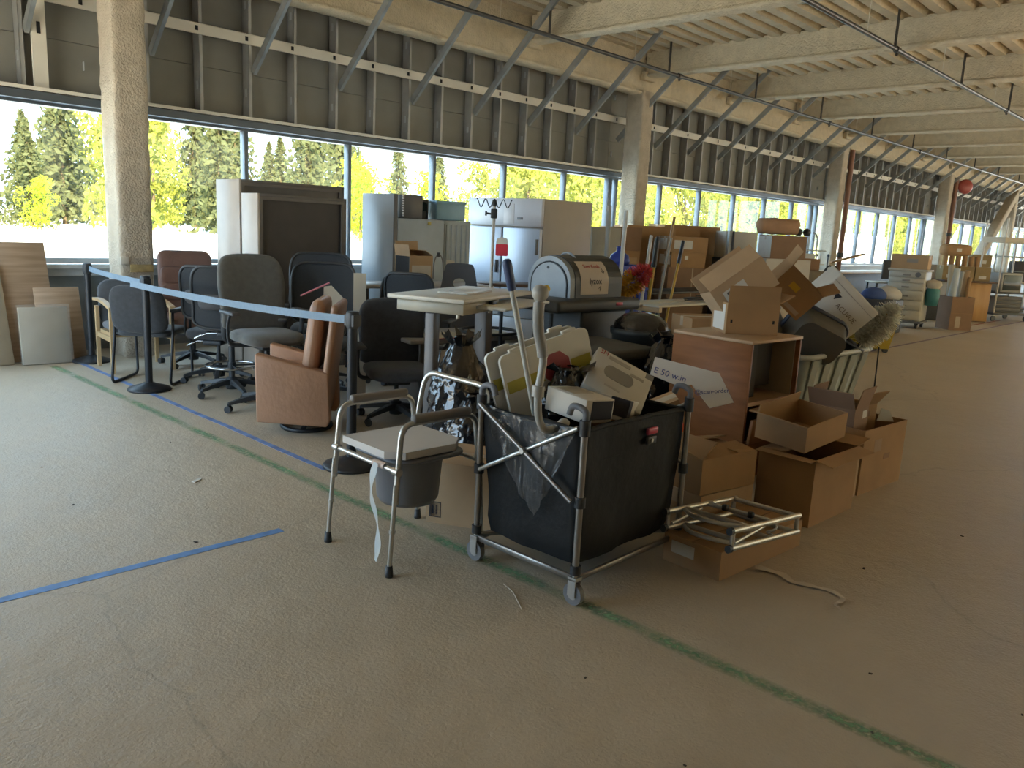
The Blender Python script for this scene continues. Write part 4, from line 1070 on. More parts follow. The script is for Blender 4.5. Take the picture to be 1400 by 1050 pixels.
# dark bins behind the cart
def round_bin(label, loc, r, h, m, lid=True):
    t = thing('round_bin', label, 'bin', loc)
    MB().lathe([(0.0, 0.0), (r*0.80, 0.0), (r*0.97, h*0.93), (r*1.04, h*0.94), (r*1.05, h), (r*0.98, h), (r*0.95, h*0.95), (r*0.78, 0.02), (0, 0.02)], 28).build('body', m, t)
    if lid: MB().lathe([(r*0.96, h-0.03), (r*0.9, h+0.05), (r*0.6, h+0.11), (r*0.3, h+0.13), (0, h+0.135)], 28).build('stuffed_liner', M_BAG, t)
round_bin('black round bin stuffed with a dark liner beside the janitor cart', (5.52, 3.77, 0), 0.24, 0.79, M_JAN)
t = thing('square_bin', 'dark grey square bin with a flat lid behind the white glove box', 'bin', (4.72, 3.62, 0), R(-8))
m = MB(); m.add([(-0.25, -0.24, 0), (0.25, -0.24, 0), (0.25, 0.24, 0), (-0.25, 0.24, 0), (-0.31, -0.29, 0.66), (0.31, -0.29, 0.66), (0.31, 0.29, 0.66), (-0.31, 0.29, 0.66)], [(0, 3, 2, 1), (4, 5, 6, 7), (0, 1, 5, 4), (1, 2, 6, 5), (2, 3, 7, 6), (3, 0, 4, 7)]); m.build('body', M_JAN, t)
MB().rbox(-0.35, 0.35, -0.33, 0.33, 0.66, 0.735, 0.02, 2).build('lid', mat('lid_grey', (0.09, 0.09, 0.085), rough=0.5), t)
bag('dark liner bag drooping behind the glove box in the cloth cart', (5.02, 3.20, 0), 0.28, 0.20, 0.82, 14.0)

# ------------------------------------------------------------------ commode chair
M_VINYL = mat('armpad_taupe', (0.20, 0.18, 0.165), rough=0.55, var=0.05)
M_SEATW = mat('seat_white', (0.60, 0.555, 0.51), rough=0.5, var=0.03)
M_PAIL = mat('pail_grey', (0.17, 0.175, 0.19), rough=0.4, var=0.04)
def commode(loc, rz):
    t = thing('commode_chair', 'aluminium commode chair with a white lid and grey pail', 'chair', loc, rz)
    for s in (-1, 1):
        x = s*0.25
        pts = fillet([(x, -0.255, 0.34), (x*0.98, -0.225, 0.685), (x*0.98, 0.20, 0.685), (x, 0.24, 0.34)], 0.07, 6)
        MB().tube(pts, 0.0135, 10).build('side_frame', M_ALUM, t)
        MB().rbox(x*0.98-0.021, x*0.98+0.021, -0.17, 0.165, 0.682, 0.722, 0.015, 3).build('armrest', M_VINYL, t)
        for y0, y1, lab in ((-0.255, -0.285, 'f'), (0.24, 0.262, 'r')):
            lg = MB().cyl((x, y0, 0.42), (x*1.02, y1, 0.025), 0.0105, n=10).cyl((x, y0, 0.33), (x, y0, 0.345), 0.0155, n=10).cyl((x*1.01, (y0+y1)/2-0.001, 0.20), (x*1.01, (y0+y1)/2-0.001, 0.215), 0.0145, n=10)
            lo = lg.build('leg', M_ALUM, t)
            MB().lathe([(0.0, 0.0), (0.019, 0.0), (0.019, 0.012), (0.015, 0.05), (0.0, 0.05)], 12, M=TRS((x*1.02, y1, 0))).build('rubber_tip', M_BLKP, lo)
    MB().cyl((-0.25, -0.245, 0.475), (0.25, -0.245, 0.475), 0.0125, n=10).build('front_bar', M_ALUM, t)
    for s in (-1, 1): MB().cyl((s*0.222, -0.245, 0.475), (s*0.262, -0.245, 0.475), 0.019, n=10).build('bar_clamp', M_ALUM, t)
    MB().cyl((-0.25, 0.232, 0.45), (0.25, 0.232, 0.45), 0.011, n=10).build('rear_bar', M_ALUM, t)
    MB().tube(fillet([(-0.235, 0.228, 0.46), (-0.25, 0.245, 0.60), (-0.245, 0.285, 0.80), (0.245, 0.285, 0.80), (0.25, 0.245, 0.60), (0.235, 0.228, 0.46)], 0.09, 6), 0.0135, 10).build('back_bar', M_ALUM, t)
    MB().pillow(rrect(0.44, 0.42, 0.10), 0.035, M=TRS((0, 0.0, 0.487))).build('seat_ring', M_PAIL, t)
    MB().prism([(-0.21, -0.235), (0.13, -0.235), (0.205, -0.17), (0.205, 0.12), (0.13, 0.20), (-0.21, 0.20)], 0.506, 0.540).build('lid', M_SEATW, t)
    MB().lathe([(0.0, 0.235), (0.135, 0.235), (0.150, 0.26), (0.165, 0.45), (0.18, 0.455), (0.18, 0.47), (0.155, 0.47), (0.14, 0.27), (0.0, 0.26)], 26).build('pail', M_PAIL, t)
    # torn plastic tape wrapped over the front bar
    def strap(u, v):
        z = 0.49-0.46*v; w = 0.028
        return (0.115-0.02*math.sin(v*5)+w*(u-0.5)*2*(0.8+0.3*math.sin(v*17)), -0.262-0.012*math.sin(v*7)-0.01*u, z)
    MB().grid(strap, 4, 24).build('hanging_strip', film_mat('strip_film', (0.62, 0.66, 0.66), 0.75, 0.35), t)
    def over(u, v):
        a = -0.4+3.2*v; return (0.07+0.09*u, -0.245-0.018*math.cos(a)*1.0, 0.477+0.018*math.sin(a))
    MB().grid(over, 3, 8).build('wrapped_tape', mat('pink_beige_tape', (0.58, 0.44, 0.36), rough=0.5), t)
commode((2.38, 2.90, 0), face(-1.0, 0.04))
carton('plain carton with a printed arrow mark behind the commode chair', (2.93, 2.97, 0), R(-63), 0.44, 0.40, 0.33, M_CARD2, stickers=(('y-', -0.17, 0.075, 0.065, 0.085, M_INK), ('y-', -0.17, 0.075, 0.055, 0.075, M_CARD2), ('y-', -0.182, 0.075, 0.01, 0.05, M_INK), ('y-', -0.16, 0.075, 0.01, 0.05, M_INK)))

# ------------------------------------------------------------------ folding cloth cart (X frame)
M_CLOTH = mat('cart_cloth', (0.011, 0.0115, 0.012), rough=0.7, spec=0.3, var=0.15, vscale=8, bump=0.25, bscale=18)
M_GALVC = mat('cart_tube', (0.30, 0.28, 0.26), rough=0.35, metal=0.7, var=0.05)
def cloth_cart():
    t = thing('cloth_cart', 'black cloth laundry cart on a folding tube frame and casters', 'cart', (2.905, 2.245, 0))
    LX, LY = 0.395, 0.30
    for sx in (-1, 1):
        for sy in (-1, 1):
            x, y = sx*LX, sy*LY
            p = MB().cyl((x, y, 0.135), (x, y, 0.80), 0.0145, n=12)
            po = p.build('post', M_GALVC, t)
            MB().tube([(x, y, 0.795), (x+0.002, y, 0.83), (x-sx*0.0, y-sy*0.03, 0.848), (x, y-sy*0.07, 0.845), (x, y-sy*0.085, 0.81)], 0.0145, 8, sub=4).build('post_hook', M_GASK, po)
            for z0, z1, nm in ((0.735, 0.80, 'upper_collar'), (0.43, 0.475, 'slide_collar'), (0.135, 0.175, 'lower_collar')):
                MB().cyl((x, y, z0), (x, y, z1), 0.0235, n=12).build(nm, M_BLKP, po)
            w = MB().cyl((x-0.013, y, 0.048), (x+0.013, y, 0.048), 0.048, n=18, smooth=False)
            wo = w.build('caster', M_GASK, t)
            MB().cyl((x-0.0145, y, 0.048), (x+0.0145, y, 0.048), 0.024, n=14).build('wheel_hub', M_ALUM, wo)
            MB().box(x-0.021, x-0.016, y-0.02, y+0.02, 0.04, 0.115).box(x+0.016, x+0.021, y-0.02, y+0.02, 0.04, 0.115).box(x-0.021, x+0.021, y-0.022, y+0.022, 0.11, 0.125).cyl((x, y, 0.12), (x, y, 0.14), 0.012, n=8).build('caster_fork', M_ALUM, wo)
    for sx in (-1, 1):
        x = sx*(LX+0.018)
        MB().cyl((x, LY-0.02, 0.455), (x, -LY+0.02, 0.765), 0.0105, n=8).build('cross_brace', M_ALUM, t)
        MB().cyl((x+sx*0.016, -LY+0.02, 0.455), (x+sx*0.016, LY-0.02, 0.765), 0.0105, n=8).build('cross_brace', M_GALVC, t)
        MB().cyl((x-0.01, 0.0, 0.61), (x+sx*0.03, 0.0, 0.61), 0.013, n=10).build('pivot', M_ALUM, t)
        MB().rbox(sx*LX-0.008, sx*LX+0.008, -LY, LY, 0.10, 0.128, 0.003, 1).build('base_link', M_GALVC, t)
    for sy in (-1, 1):
        MB().rbox(-LX, LX, sy*LY-0.009, sy*LY+0.009, 0.10, 0.125, 0.003, 1).build('base_rail', M_GALVC, t)
    for k, (a, b) in enumerate((((-LX, -LY), (LX, LY)), ((-LX, LY), (LX, -LY)))):
        MB().cyl((a[0], a[1], 0.112+0.02*k), (b[0], b[1], 0.112+0.02*k), 0.010, n=8).build('floor_brace', M_GALVC, t)
    # cloth tub
    X, Y = 0.388, 0.282
    ol = []
    nn = 14
    for ex, ey, fx, fy in ((-X, -Y, X, -Y), (X, -Y, X, Y), (X, Y, -X, Y), (-X, Y, -X, -Y)):
        for i in range(nn): ol.append((ex+(fx-ex)*i/nn, ey+(fy-ey)*i/nn))
    n = len(ol); rows = 16; vs = []
    for j in range(rows+1):
        v = j/rows; z = 0.15+0.60*v
        for a, b in ol:
            q = Vector((a*5, b*5, z*2.2)); d = 0.020*noise.noise(q)+0.008*noise.noise(q*3)
            s = 0.965+0.02*v-0.04*max(0, 0.12-v)/0.12
            e = (abs(abs(a)-X) < 1e-6, abs(abs(b)-Y) < 1e-6)
            vs.append((a*s+(d*(1 if a > 0 else -1) if e[0] else 0), b*s+(d*(1 if b > 0 else -1) if e[1] else 0), z-0.03*v*v*abs(noise.noise(Vector((a*3, b*3, 0))))))
    fs = [(j*n+i, j*n+(i+1) % n, (j+1)*n+(i+1) % n, (j+1)*n+i) for j in range(rows) for i in range(n)]
    m = MB().add(vs, fs, None, 0, True); m.add(vs, [tuple(range(n))[::-1]])
    m.add([(a*0.97, b*0.97, 0.60) for a, b in ol], [tuple(range(n))])
    m.build('cloth_tub', M_CLOTH, t)
    top = [Vector(vs[rows*n+i]) for i in range(n)]
    MB().tube(top, 0.012, 8, closed=True).build('hem', M_CLOTH, t)
    # clear liner hanging over the near end
    def liner(u, v):
        y = LY-0.02-(2*LY-0.04)*u; tri = (u/0.62 if u < 0.62 else (1-u)/0.38)
        drop = 0.06+0.36*max(0, tri)**0.8
        yc = LY-0.02-(2*LY-0.04)*0.60; z = 0.765-drop*v-0.02*math.sin(PI*u)
        w = 0.020*noise.noise(Vector((u*9, v*1.2, 0)))+0.022*abs(noise.noise(Vector((u*17, v*1.6, 3))))+0.008*noise.noise(Vector((u*31, v*4, 5)))
        return (-X-0.014-0.010*v-w*(0.3+v), y+(yc-y)*0.18*v, z)
    MB().grid(liner, 60, 30).build('plastic_liner', film_mat('liner_film', (0.16, 0.165, 0.17), 0.34, 0.10), t)
    # red badge with buckle
    MB().rbox(0.055, 0.135, -Y-0.028, -Y-0.012, 0.668, 0.700, 0.006, 2).build('red_badge', mat('badge_red', (0.42, 0.03, 0.07)), t)
    MB().rbox(0.060, 0.130, -Y-0.026, -Y-0.010, 0.622, 0.660, 0.006, 2).build('badge_strap', M_BLKP, t)
    MB().cyl((0.088, -Y-0.026, 0.642), (0.088, -Y-0.031, 0.642), 0.009, n=10).build('snap', M_ALUM, t)
    return t
cloth_cart()
# things standing in the cloth cart
def signboard(label, loc, rot, mirror=0):
    t = thing('sign_board', label, 'sign', loc, rot=rot)
    MB().prism(rrect(0.50, 0.58, 0.035, 6, 0.25, 0.29), -0.009, 0.009, 'y').build('panel', M_WHTP, t)
    MB().prism([(0.012, 0.40), (0.488, 0.40), (0.488, 0.455), (0.012, 0.455)], -0.0108, -0.009, 'y').build('yellow_stripe', mat('olive_yellow', (0.42, 0.37, 0.05), rough=0.5), t)
    c = [(0.29+0.087*math.cos(R(22.5+45*i)), 0.44+0.087*math.sin(R(22.5+45*i))) for i in range(8)]
    MB().prism(c, -0.0122, -0.0108, 'y').build('octagon_edge', M_WHTP, t)
    c = [(0.29+0.079*math.cos(R(22.5+45*i)), 0.44+0.079*math.sin(R(22.5+45*i))) for i in range(8)]
    MB().prism(c, -0.0136, -0.0122, 'y').build('octagon', mat('octagon_red', (0.33, 0.05, 0.06), rough=0.5), t)
    for x in (0.10, 0.40): MB().rbox(x-0.04, x+0.04, -0.006, 0.014, 0.573, 0.595, 0.006).build('hinge_tab', M_WHTP, t)
    return t
signboard('white sign board with a red octagon and yellow stripe standing in the cart', (2.67, 2.40, 0.42), (-R(5), -R(15), R(-14)))
signboard('white sign board tucked directly behind the one with the octagon', (2.635, 2.455, 0.425), (-R(5), -R(15), R(-14)))
t = thing('grip_pole', 'grey-white pole with a blue grip leaning in the cart', 'pole', (2.66, 2.32, 0.62))
a, b = Vector((0, 0, 0)), Vector((-0.235, 0.03, 0.80)); d = b-a
MB().cyl(a, a+d*0.86, 0.0125, n=12).build('pole_tube', mat('pale_grey_tube', (0.46, 0.45, 0.41), rough=0.4), t)
MB().tube([a+d*x for x in (0.84, 0.86, 0.9, 0.97, 0.99, 1.0)], [0.016, 0.019, 0.020, 0.020, 0.019, 0.012], 12).build('grip', mat('navy_grip', (0.035, 0.055, 0.13), rough=0.5), t)
M_GRAB = mat('grab_grey', (0.40, 0.385, 0.35), rough=0.42, var=0.04)
t = thing('crutch', 'grey bent crutch tube with a round knob and thick grip', 'crutch', (2.505, 2.12, 0.735))
P = [(-0.115, 0.0, 0.555), (-0.12, 0, 0.50), (-0.115, 0, 0.42), (-0.085, 0, 0.34), (-0.075, 0, 0.29), (-0.085, 0, 0.22), (-0.095, 0, 0.16), (-0.085, 0, 0.06), (-0.045, 0, 0.0), (0.01, -0.01, -0.005), (0.05, -0.02, 0.02), (0.075, -0.02, 0.01)]
MB().tube(P, 0.0165, 10, sub=5).build('tube', M_GRAB, t)
MB().tube([(-0.118, 0, 0.53), (-0.12, 0, 0.48), (-0.112, 0, 0.41), (-0.09, 0, 0.35), (-0.080, 0, 0.31)], 0.0235, 10, sub=5).build('grip', M_VINYL if False else mat('grip_grey', (0.30, 0.29, 0.27), rough=0.6), t)
MB().lathe([(0.0, -0.036), (0.022, -0.028), (0.034, -0.008), (0.034, 0.010), (0.022, 0.030), (0.0, 0.036)], 16, M=TRS((-0.115, 0, 0.565))).build('knob', M_GRAB, t)
MB().lathe([(0.0, 0), (0.016, 0), (0.014, 0.006), (0, 0.008)], 12, M=TRS((-0.092, -0.012, 0.585), (R(60), 0, 0))).build('yellow_spot', mat('yellow_spot', (0.55, 0.40, 0.06)), t)
MB().cyl((-0.097, 0, 0.145), (-0.095, 0, 0.19), 0.026, n=14).build('collar', M_GRAB, t)
# boxes lying in the cart
def white_box(label, loc, rot, sx, sy, sz, name='white_box'):
    t = thing(name, label, 'box', loc, rot=rot)
    MB().rbox(-sx/2, sx/2, -sy/2, sy/2, 0, sz, 0.003, 1).build('carton_body', M_CARDW, t)
    return t
t = white_box('big white carton with a grey printed glove picture tilted in the cart', (3.06, 2.24, 0.80), (R(40), R(26), R(-50)), 0.30, 0.25, 0.115, 'glove_carton')
MB().prism([(a*0.9, b) for a, b in rrect(0.17, 0.075, 0.036, 6, -0.01, 0.015)], 0.1152, 0.1165).build('printed_oval', M_GREYI, t)
text('lettering', '3M', 0.035, M_INKR, t, (-0.115, 0.105, 0.1168), (0, 0, 0))
MB().box(-0.085, 0.03, 0.085, 0.105, 0.1152, 0.1163).box(0.04, 0.11, 0.055, 0.07, 0.1152, 0.1163).box(-0.06, 0.02, -0.075, -0.065, 0.1152, 0.1163).build('print_lines', mat('pale_print', (0.44, 0.40, 0.34)), t, kind='stuff')
MB().box(0.11, 0.15, 0.09, 0.122, 0.1152, 0.1165).build('grey_patch', M_GREYI, t)
m = MB()
for i in range(12): m.box(0.1502, 0.1512, -0.11+0.019*i, -0.102+0.019*i, 0.02, 0.095)
m.build('bar_lines', M_GREYI, t, kind='stuff')
t = white_box('white carton with a black end panel lying at the cart rim', (2.74, 2.17, 0.745), (R(3), R(4), R(-8)), 0.17, 0.26, 0.105)
MB().box(-0.05, 0.075, -0.1315, -0.1302, 0.015, 0.098).build('black_panel', M_INK, t)
MB().box(-0.06, 0.06, -0.02, 0.10, 0.1052, 0.1063).build('print_patch', mat('pale_print', (0.44, 0.40, 0.34)), t)
t = white_box('smaller white carton with a black corner next to the glove carton', (2.94, 2.13, 0.715), (R(8), R(12), R(18)), 0.15, 0.18, 0.10)
MB().box(-0.0762, -0.03, -0.0912, 0.0, 0.02, 0.1012).build('black_corner', M_INK, t)
carton('brown carton standing inside the cart behind the glove carton', (3.13, 2.36, 0.60), R(-20), 0.20, 0.20, 0.20, M_CARD)
bag('black bag bunched up in the cart in front of the sign boards', (2.86, 2.34, 0.60), 0.14, 0.11, 0.33, 21.0, neck=0.5)
# ------------------------------------------------------------------ wooden television cabinet
M_OAK = mat('honey_oak', (0.195, 0.070, 0.018), col2=(0.240, 0.092, 0.027), rough=0.55, spec=0.3, vscale=3.5, stretch=(1.5, 1.5, 8))
M_OAKE = mat('oak_edge', (0.40, 0.25, 0.14), col2=(0.46, 0.30, 0.17), rough=0.55, vscale=6)
M_INBEI = mat('inner_beige', (0.40, 0.34, 0.23), rough=0.6, var=0.05)
t = thing('media_cabinet', 'honey oak media cabinet with an open front and dark inside', 'cabinet', (4.96, 2.60, 0), R(-4))
W, D, H = 0.62, 0.60, 0.93
MB().rbox(-W/2, -W/2+0.022, -D/2, D/2, 0, H-0.02, 0.002, 1).build('side_panel', M_OAK, t)
MB().rbox(W/2-0.022, W/2, -D/2, D/2, 0, H-0.02, 0.002, 1).build('side_panel', M_OAK, t)
MB().rbox(-W/2-0.004, W/2+0.004, -D/2-0.006, D/2, H-0.022, H, 0.003, 1).build('top_panel', M_OAKE, t)
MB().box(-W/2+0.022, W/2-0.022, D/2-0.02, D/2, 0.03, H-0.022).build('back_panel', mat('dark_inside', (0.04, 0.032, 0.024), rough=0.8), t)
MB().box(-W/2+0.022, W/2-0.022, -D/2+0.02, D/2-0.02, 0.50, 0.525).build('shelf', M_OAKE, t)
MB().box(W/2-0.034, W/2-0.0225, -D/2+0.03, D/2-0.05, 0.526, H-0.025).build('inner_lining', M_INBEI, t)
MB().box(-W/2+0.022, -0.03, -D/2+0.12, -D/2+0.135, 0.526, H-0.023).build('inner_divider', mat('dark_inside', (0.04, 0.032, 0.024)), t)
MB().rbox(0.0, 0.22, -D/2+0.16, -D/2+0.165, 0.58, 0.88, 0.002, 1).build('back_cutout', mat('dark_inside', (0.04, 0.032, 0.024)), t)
for z0, z1, tl in ((0.30, 0.46, 6), (0.10, 0.28, 0)):
    d = MB().rbox(-W/2+0.026, W/2-0.026, -D/2-0.012, -D/2+0.012, 0, z1-z0, 0.003, 1).build('drawer_front', M_OAK, t, (0, -0.004*tl, z0), (R(tl), 0, 0))
    MB().cyl((0, -D/2-0.012, (z1-z0)/2), (0, -D/2-0.035, (z1-z0)/2), 0.012, n=10).build('knob', M_OAKE, d)
MB().box(-W/2+0.022, W/2-0.022, -D/2+0.03, D/2-0.02, 0.03, 0.05).build('bottom_panel', M_OAK, t)
MB().box(-W/2+0.022, W/2-0.022, -D/2+0.04, -D/2+0.055, 0.0, 0.06).build('plinth', M_OAK, t)
MB().box(-0.25, 0.23, -D/2-0.03, -D/2+0.01, 0.475, 0.487).build('loose_lip', M_OAKE, t)

# cartons on the cabinet
carton('open carton with two finger holes standing on the oak cabinet', (5.03, 2.60, 0.931), R(-40), 0.36, 0.27, 0.205, M_CARD, closed=False,
       flaps=(('y-', 92, 0.115), ('x+', 150, 0.12)), stickers=(('x-', 0.0, 0.105, 0.20, 0.17, M_LABEL),),
       holes=(('y-', -0.145, 0.085, 0.014, 0.022), ('y-', 0.145, 0.085, 0.014, 0.022), ('x+', -0.04, 0.16, 0.05, 0.022)))
carton('carton with a shipping label lying tilted in the open carton', (5.09, 2.62, 1.13), 0, 0.42, 0.24, 0.22, M_CARD2, closed=False, rot=(R(-10), R(-37), R(-38)), flaps=(('y-', 60, 0.12), ('y+', 95, 0.12)),
       stickers=(('y-', -0.06, 0.11, 0.17, 0.11, M_LABEL), ('y-', -0.095, 0.135, 0.05, 0.03, M_INK), ('y-', -0.04, 0.13, 0.04, 0.03, M_GREYI), ('y-', -0.06, 0.085, 0.13, 0.03, M_GREYI)))
carton('carton with a yellow sticker tilted above the oak cabinet', (5.50, 2.60, 1.13), 0, 0.32, 0.24, 0.24, M_CARD, closed=False, rot=(R(16), R(40), R(-44)), flaps=(('x+', 120, 0.12), ('x-', 100, 0.12)),
       stickers=(('y-', -0.035, 0.155, 0.075, 0.045, mat('amber_sticker', (0.58, 0.36, 0.03), rough=0.5)), ('y-', 0.0, 0.035, 0.26, 0.03, M_TAPE)))

# ------------------------------------------------------------------ grey tub truck with totes
M_TUB = mat('tub_grey', (0.235, 0.245, 0.20), rough=0.5, var=0.05)
M_TUBR = mat('tub_rim', (0.42, 0.41, 0.35), rough=0.5, var=0.04)
def tub(label, loc, rz, L, Wd, H, tap=0.10):
    t = thing('tub_truck', label, 'tub', loc, rz)
    m = MB(); th = 0.012
    lo = rrect(L-2*tap, Wd-2*tap, 0.06, 4); hi = rrect(L, Wd, 0.08, 4); n = len(lo)
    def ring(s, z): return [(a+(c-a)*s, b+(d-b)*s, z) for (a, b), (c, d) in zip(lo, hi)]
    vs = ring(0, 0.10)+ring(1, H)+[(x*0.97, y*0.96, z) for x, y, z in ring(1, H)]+[(x*0.95, y*0.95, z+0.02) for x, y, z in ring(0, 0.10)]
    fs = [(k*n+i, k*n+(i+1) % n, (k+1)*n+(i+1) % n, (k+1)*n+i) for k in range(3) for i in range(n)]
    m.add(vs, fs, None, 0, True); m.add(vs, [tuple(range(n))[::-1], tuple(range(3*n, 4*n))]); m.build('tub_body', M_TUB, t)
    MB().tube([Vector((x*1.012, y*1.018, H)) for x, y, z in ring(1, H)], 0.022, 8, closed=True).build('rim', M_TUBR, t)
    for s in (-1, 1):
        for i in range(5):
            x = (-0.38+0.19*i)*L
            MB().add([(x*0.86-0.055, s*(Wd/2-tap+0.004), 0.14), (x*0.86+0.055, s*(Wd/2-tap+0.004), 0.14), (x+0.06, s*(Wd/2+0.004), H-0.03), (x-0.06, s*(Wd/2+0.004), H-0.03),
                      (x*0.86-0.048, s*(Wd/2-tap+0.016), 0.14), (x*0.86+0.048, s*(Wd/2-tap+0.016), 0.14), (x+0.052, s*(Wd/2+0.014), H-0.03), (x-0.052, s*(Wd/2+0.014), H-0.03)],
                     [(0, 1, 5, 4), (1, 2, 6, 5), (2, 3, 7, 6), (3, 0, 4, 7), (4, 5, 6, 7)]).build('rib', M_TUBR if False else M_TUB, t)
    for sx in (-1, 1):
        for sy in (-1, 1): MB().cyl((sx*(L/2-0.2), sy*(Wd/2-0.17)-0.02, 0.05), (sx*(L/2-0.2), sy*(Wd/2-0.17)+0.02, 0.05), 0.05, n=14).box(sx*(L/2-0.2)-0.03, sx*(L/2-0.2)+0.03, sy*(Wd/2-0.17)-0.03, sy*(Wd/2-0.17)+0.03, 0.07, 0.102).build('caster', M_BLKP, t)
    return t
tub('tall grey ribbed tub truck filled with totes and a fluffy duster', (6.72, 2.92, 0), R(-3), 1.20, 0.72, 0.66)
t = thing('thin_rod', 'thin dark rod leaning on the end of the tub truck', 'rod', (7.42, 2.50, 0.002))
MB().cyl((0, 0, 0), (0.02, 0.02, 0.66), 0.007, n=8).cyl((0, 0, 0), (0.0, 0.0, 0.02), 0.012, n=8).build('rod_body', M_BLKM, t)
def tote(label, loc, rot, L, Wd, H, mb, mr):
    t = thing('tote', label, 'tote', loc, rot=rot)
    lo = rrect(L*0.84, Wd*0.80, 0.09, 6); hi = rrect(L, Wd, 0.11, 6); n = len(lo)
    vs = [(a, b, 0) for a, b in lo]+[(a, b, H) for a, b in hi]+[(a*0.96, b*0.95, H) for a, b in hi]+[(a*0.96, b*0.95, 0.012) for a, b in lo]
    m = MB().add(vs, [(k*n+i, k*n+(i+1) % n, (k+1)*n+(i+1) % n, (k+1)*n+i) for k in range(3) for i in range(n)], None, 0, True)
    m.add(vs, [tuple(range(n))[::-1], tuple(range(3*n, 4*n))]); m.build('tote_body', mb, t)
    MB().tube([Vector((a*1.01, b*1.01, H-0.01)) for a, b in hi], 0.02, 8, closed=True, ry=0.014).build('tote_rim', mr, t)
    return t
M_TOTE = mat('tote_greybrown', (0.085, 0.078, 0.062), rough=0.5, var=0.05)
M_NAVY = mat('navy_plastic', (0.022, 0.028, 0.045), rough=0.45, var=0.05)
M_GRTOTE = mat('slate_tote', (0.10, 0.105, 0.10), rough=0.5, var=0.05)
tote('grey-brown tote with a navy rim tipped on its side in the tub truck', (6.28, 2.60, 0.76), (-R(62), R(24), R(-40)), 0.50, 0.36, 0.20, M_TOTE, M_NAVY)
tote('slate grey tote standing behind the tipped grey-brown tote', (6.28, 2.98, 0.60), (R(-14), R(-30), R(-40)), 0.46, 0.34, 0.34, M_GRTOTE, M_GRTOTE)
tote('navy tote under the fluffy duster at the end of the tub truck', (6.98, 2.88, 0.56), (R(10), R(26), R(-44)), 0.50, 0.40, 0.26, M_NAVY, M_NAVY)
# pale acoustic-looking long carton
t = thing('long_carton', 'long pale carton with a dark triangle mark tilted over the totes', 'box', (6.72, 2.80, 0.93), rot=(R(16), R(41), R(-42)))
MB().rbox(-0.22, 0.26, -0.13, 0.17, 0, 0.37, 0.012, 2).build('carton_body', M_CARDW, t)
MB().prism([(-0.13, 0.25), (-0.06, 0.25), (-0.095, 0.19)][::-1], -0.1325, -0.1305, 'y').build('triangle_mark', M_INK, t)
text('lettering', 'ACUVUE', 0.058, mat('brown_print', (0.20, 0.14, 0.08)), t, (0.07, -0.1315, 0.18), (R(90), 0, 0))
MB().box(-0.22, 0.26, -0.1315, -0.1305, 0.305, 0.308).build('score_line', M_GREYI, t)
o = MB().prism([(-0.16, -0.015), (0.16, -0.015), (0.15, 0.045), (-0.15, 0.05)], -0.01, 0.01, 'y').build('paper_roll', M_LABEL, None, (6.42, 2.72, 0.93), (R(20), R(24), R(-40))); tag(o, 'cream paper strip wedged behind the navy rim of the tote', 'paper')
# fluffy duster
def fluffy(label, loc, rot, L, r, mats, fn, n=1400, seed=3, handle=None, hl=0.36):
    rnd = random.Random(seed); t = thing('fluffy_duster', label, 'duster', loc, rot=rot)
    groups = {}
    for i in range(n):
        u = rnd.random(); a = rnd.uniform(0, 2*PI); rr = r*(math.sin(PI*min(0.97, 0.08+0.90*u)))**0.55*rnd.uniform(0.86, 1.12)
        p0 = Vector((0.3*rr*math.cos(a), 0.3*rr*math.sin(a), L*u)); p1 = Vector((rr*math.cos(a), rr*math.sin(a), L*u+rnd.gauss(0, 0.02)))
        s = Vector((-math.sin(a), math.cos(a), rnd.gauss(0, 0.6))).normalized()*0.0055
        k = fn(u); groups.setdefault(k, MB()).add([p0-s, p0+s, p1+s*0.7, p1-s*0.7], [(0, 1, 2, 3)])
    for k, m in groups.items():
        o = m.build('fluff', mats[k], t)
        o['kind'] = 'stuff'
        
    if handle: MB().cyl((0, 0, -hl), (0, 0, 0.06), 0.011, n=10).build('duster_handle', handle, t)
    return t
M_FLUF = mat('wool_grey', (0.86, 0.83, 0.74), rough=0.95, var=0.2, vscale=20)
fluffy('fluffy grey-white wool duster sticking out of the tub truck', (7.10, 2.56, 0.72), (R(10), R(34), R(-44)), 0.42, 0.14, {0: M_FLUF}, lambda u: 0, 2200, 5, M_NAVY)

# ------------------------------------------------------------------ mop bucket
M_YEL = mat('safety_yellow', (0.34, 0.235, 0.015), rough=0.45, var=0.05)
t = thing('mop_bucket', 'yellow wheeled mop bucket on the floor beyond the tub truck', 'bucket', (12.35, 4.36, 0), R(-45))
MB().add([(-0.24, -0.19, 0.06), (0.24, -0.19, 0.06), (0.24, 0.19, 0.06), (-0.24, 0.19, 0.06), (-0.30, -0.23, 0.42), (0.30, -0.23, 0.42), (0.30, 0.23, 0.42), (-0.30, 0.23, 0.42)], [(0, 3, 2, 1), (0, 1, 5, 4), (1, 2, 6, 5), (2, 3, 7, 6), (3, 0, 4, 7), (4, 5, 6, 7)]).build('tub_body', M_YEL, t)
MB().rbox(-0.12, 0.30, -0.20, 0.20, 0.42, 0.60, 0.03).build('wringer', M_YEL, t)
MB().cyl((-0.05, -0.225, 0.26), (-0.05, -0.232, 0.26), 0.07, n=16).build('round_label', M_LABEL, t)
MB().tube([(0.28, 0.18, 0.50), (0.34, 0.18, 0.66), (0.34, -0.1, 0.68)], 0.014, 8).build('wringer_handle', M_YEL, t)
for sx in (-1, 1):
    for sy in (-1, 1): MB().cyl((sx*0.2, sy*0.16-0.02, 0.04), (sx*0.2, sy*0.16+0.02, 0.04), 0.04, n=12).box(sx*0.2-0.02, sx*0.2+0.02, sy*0.16-0.02, sy*0.16+0.02, 0.05, 0.065).build('caster', M_BLKP, t)

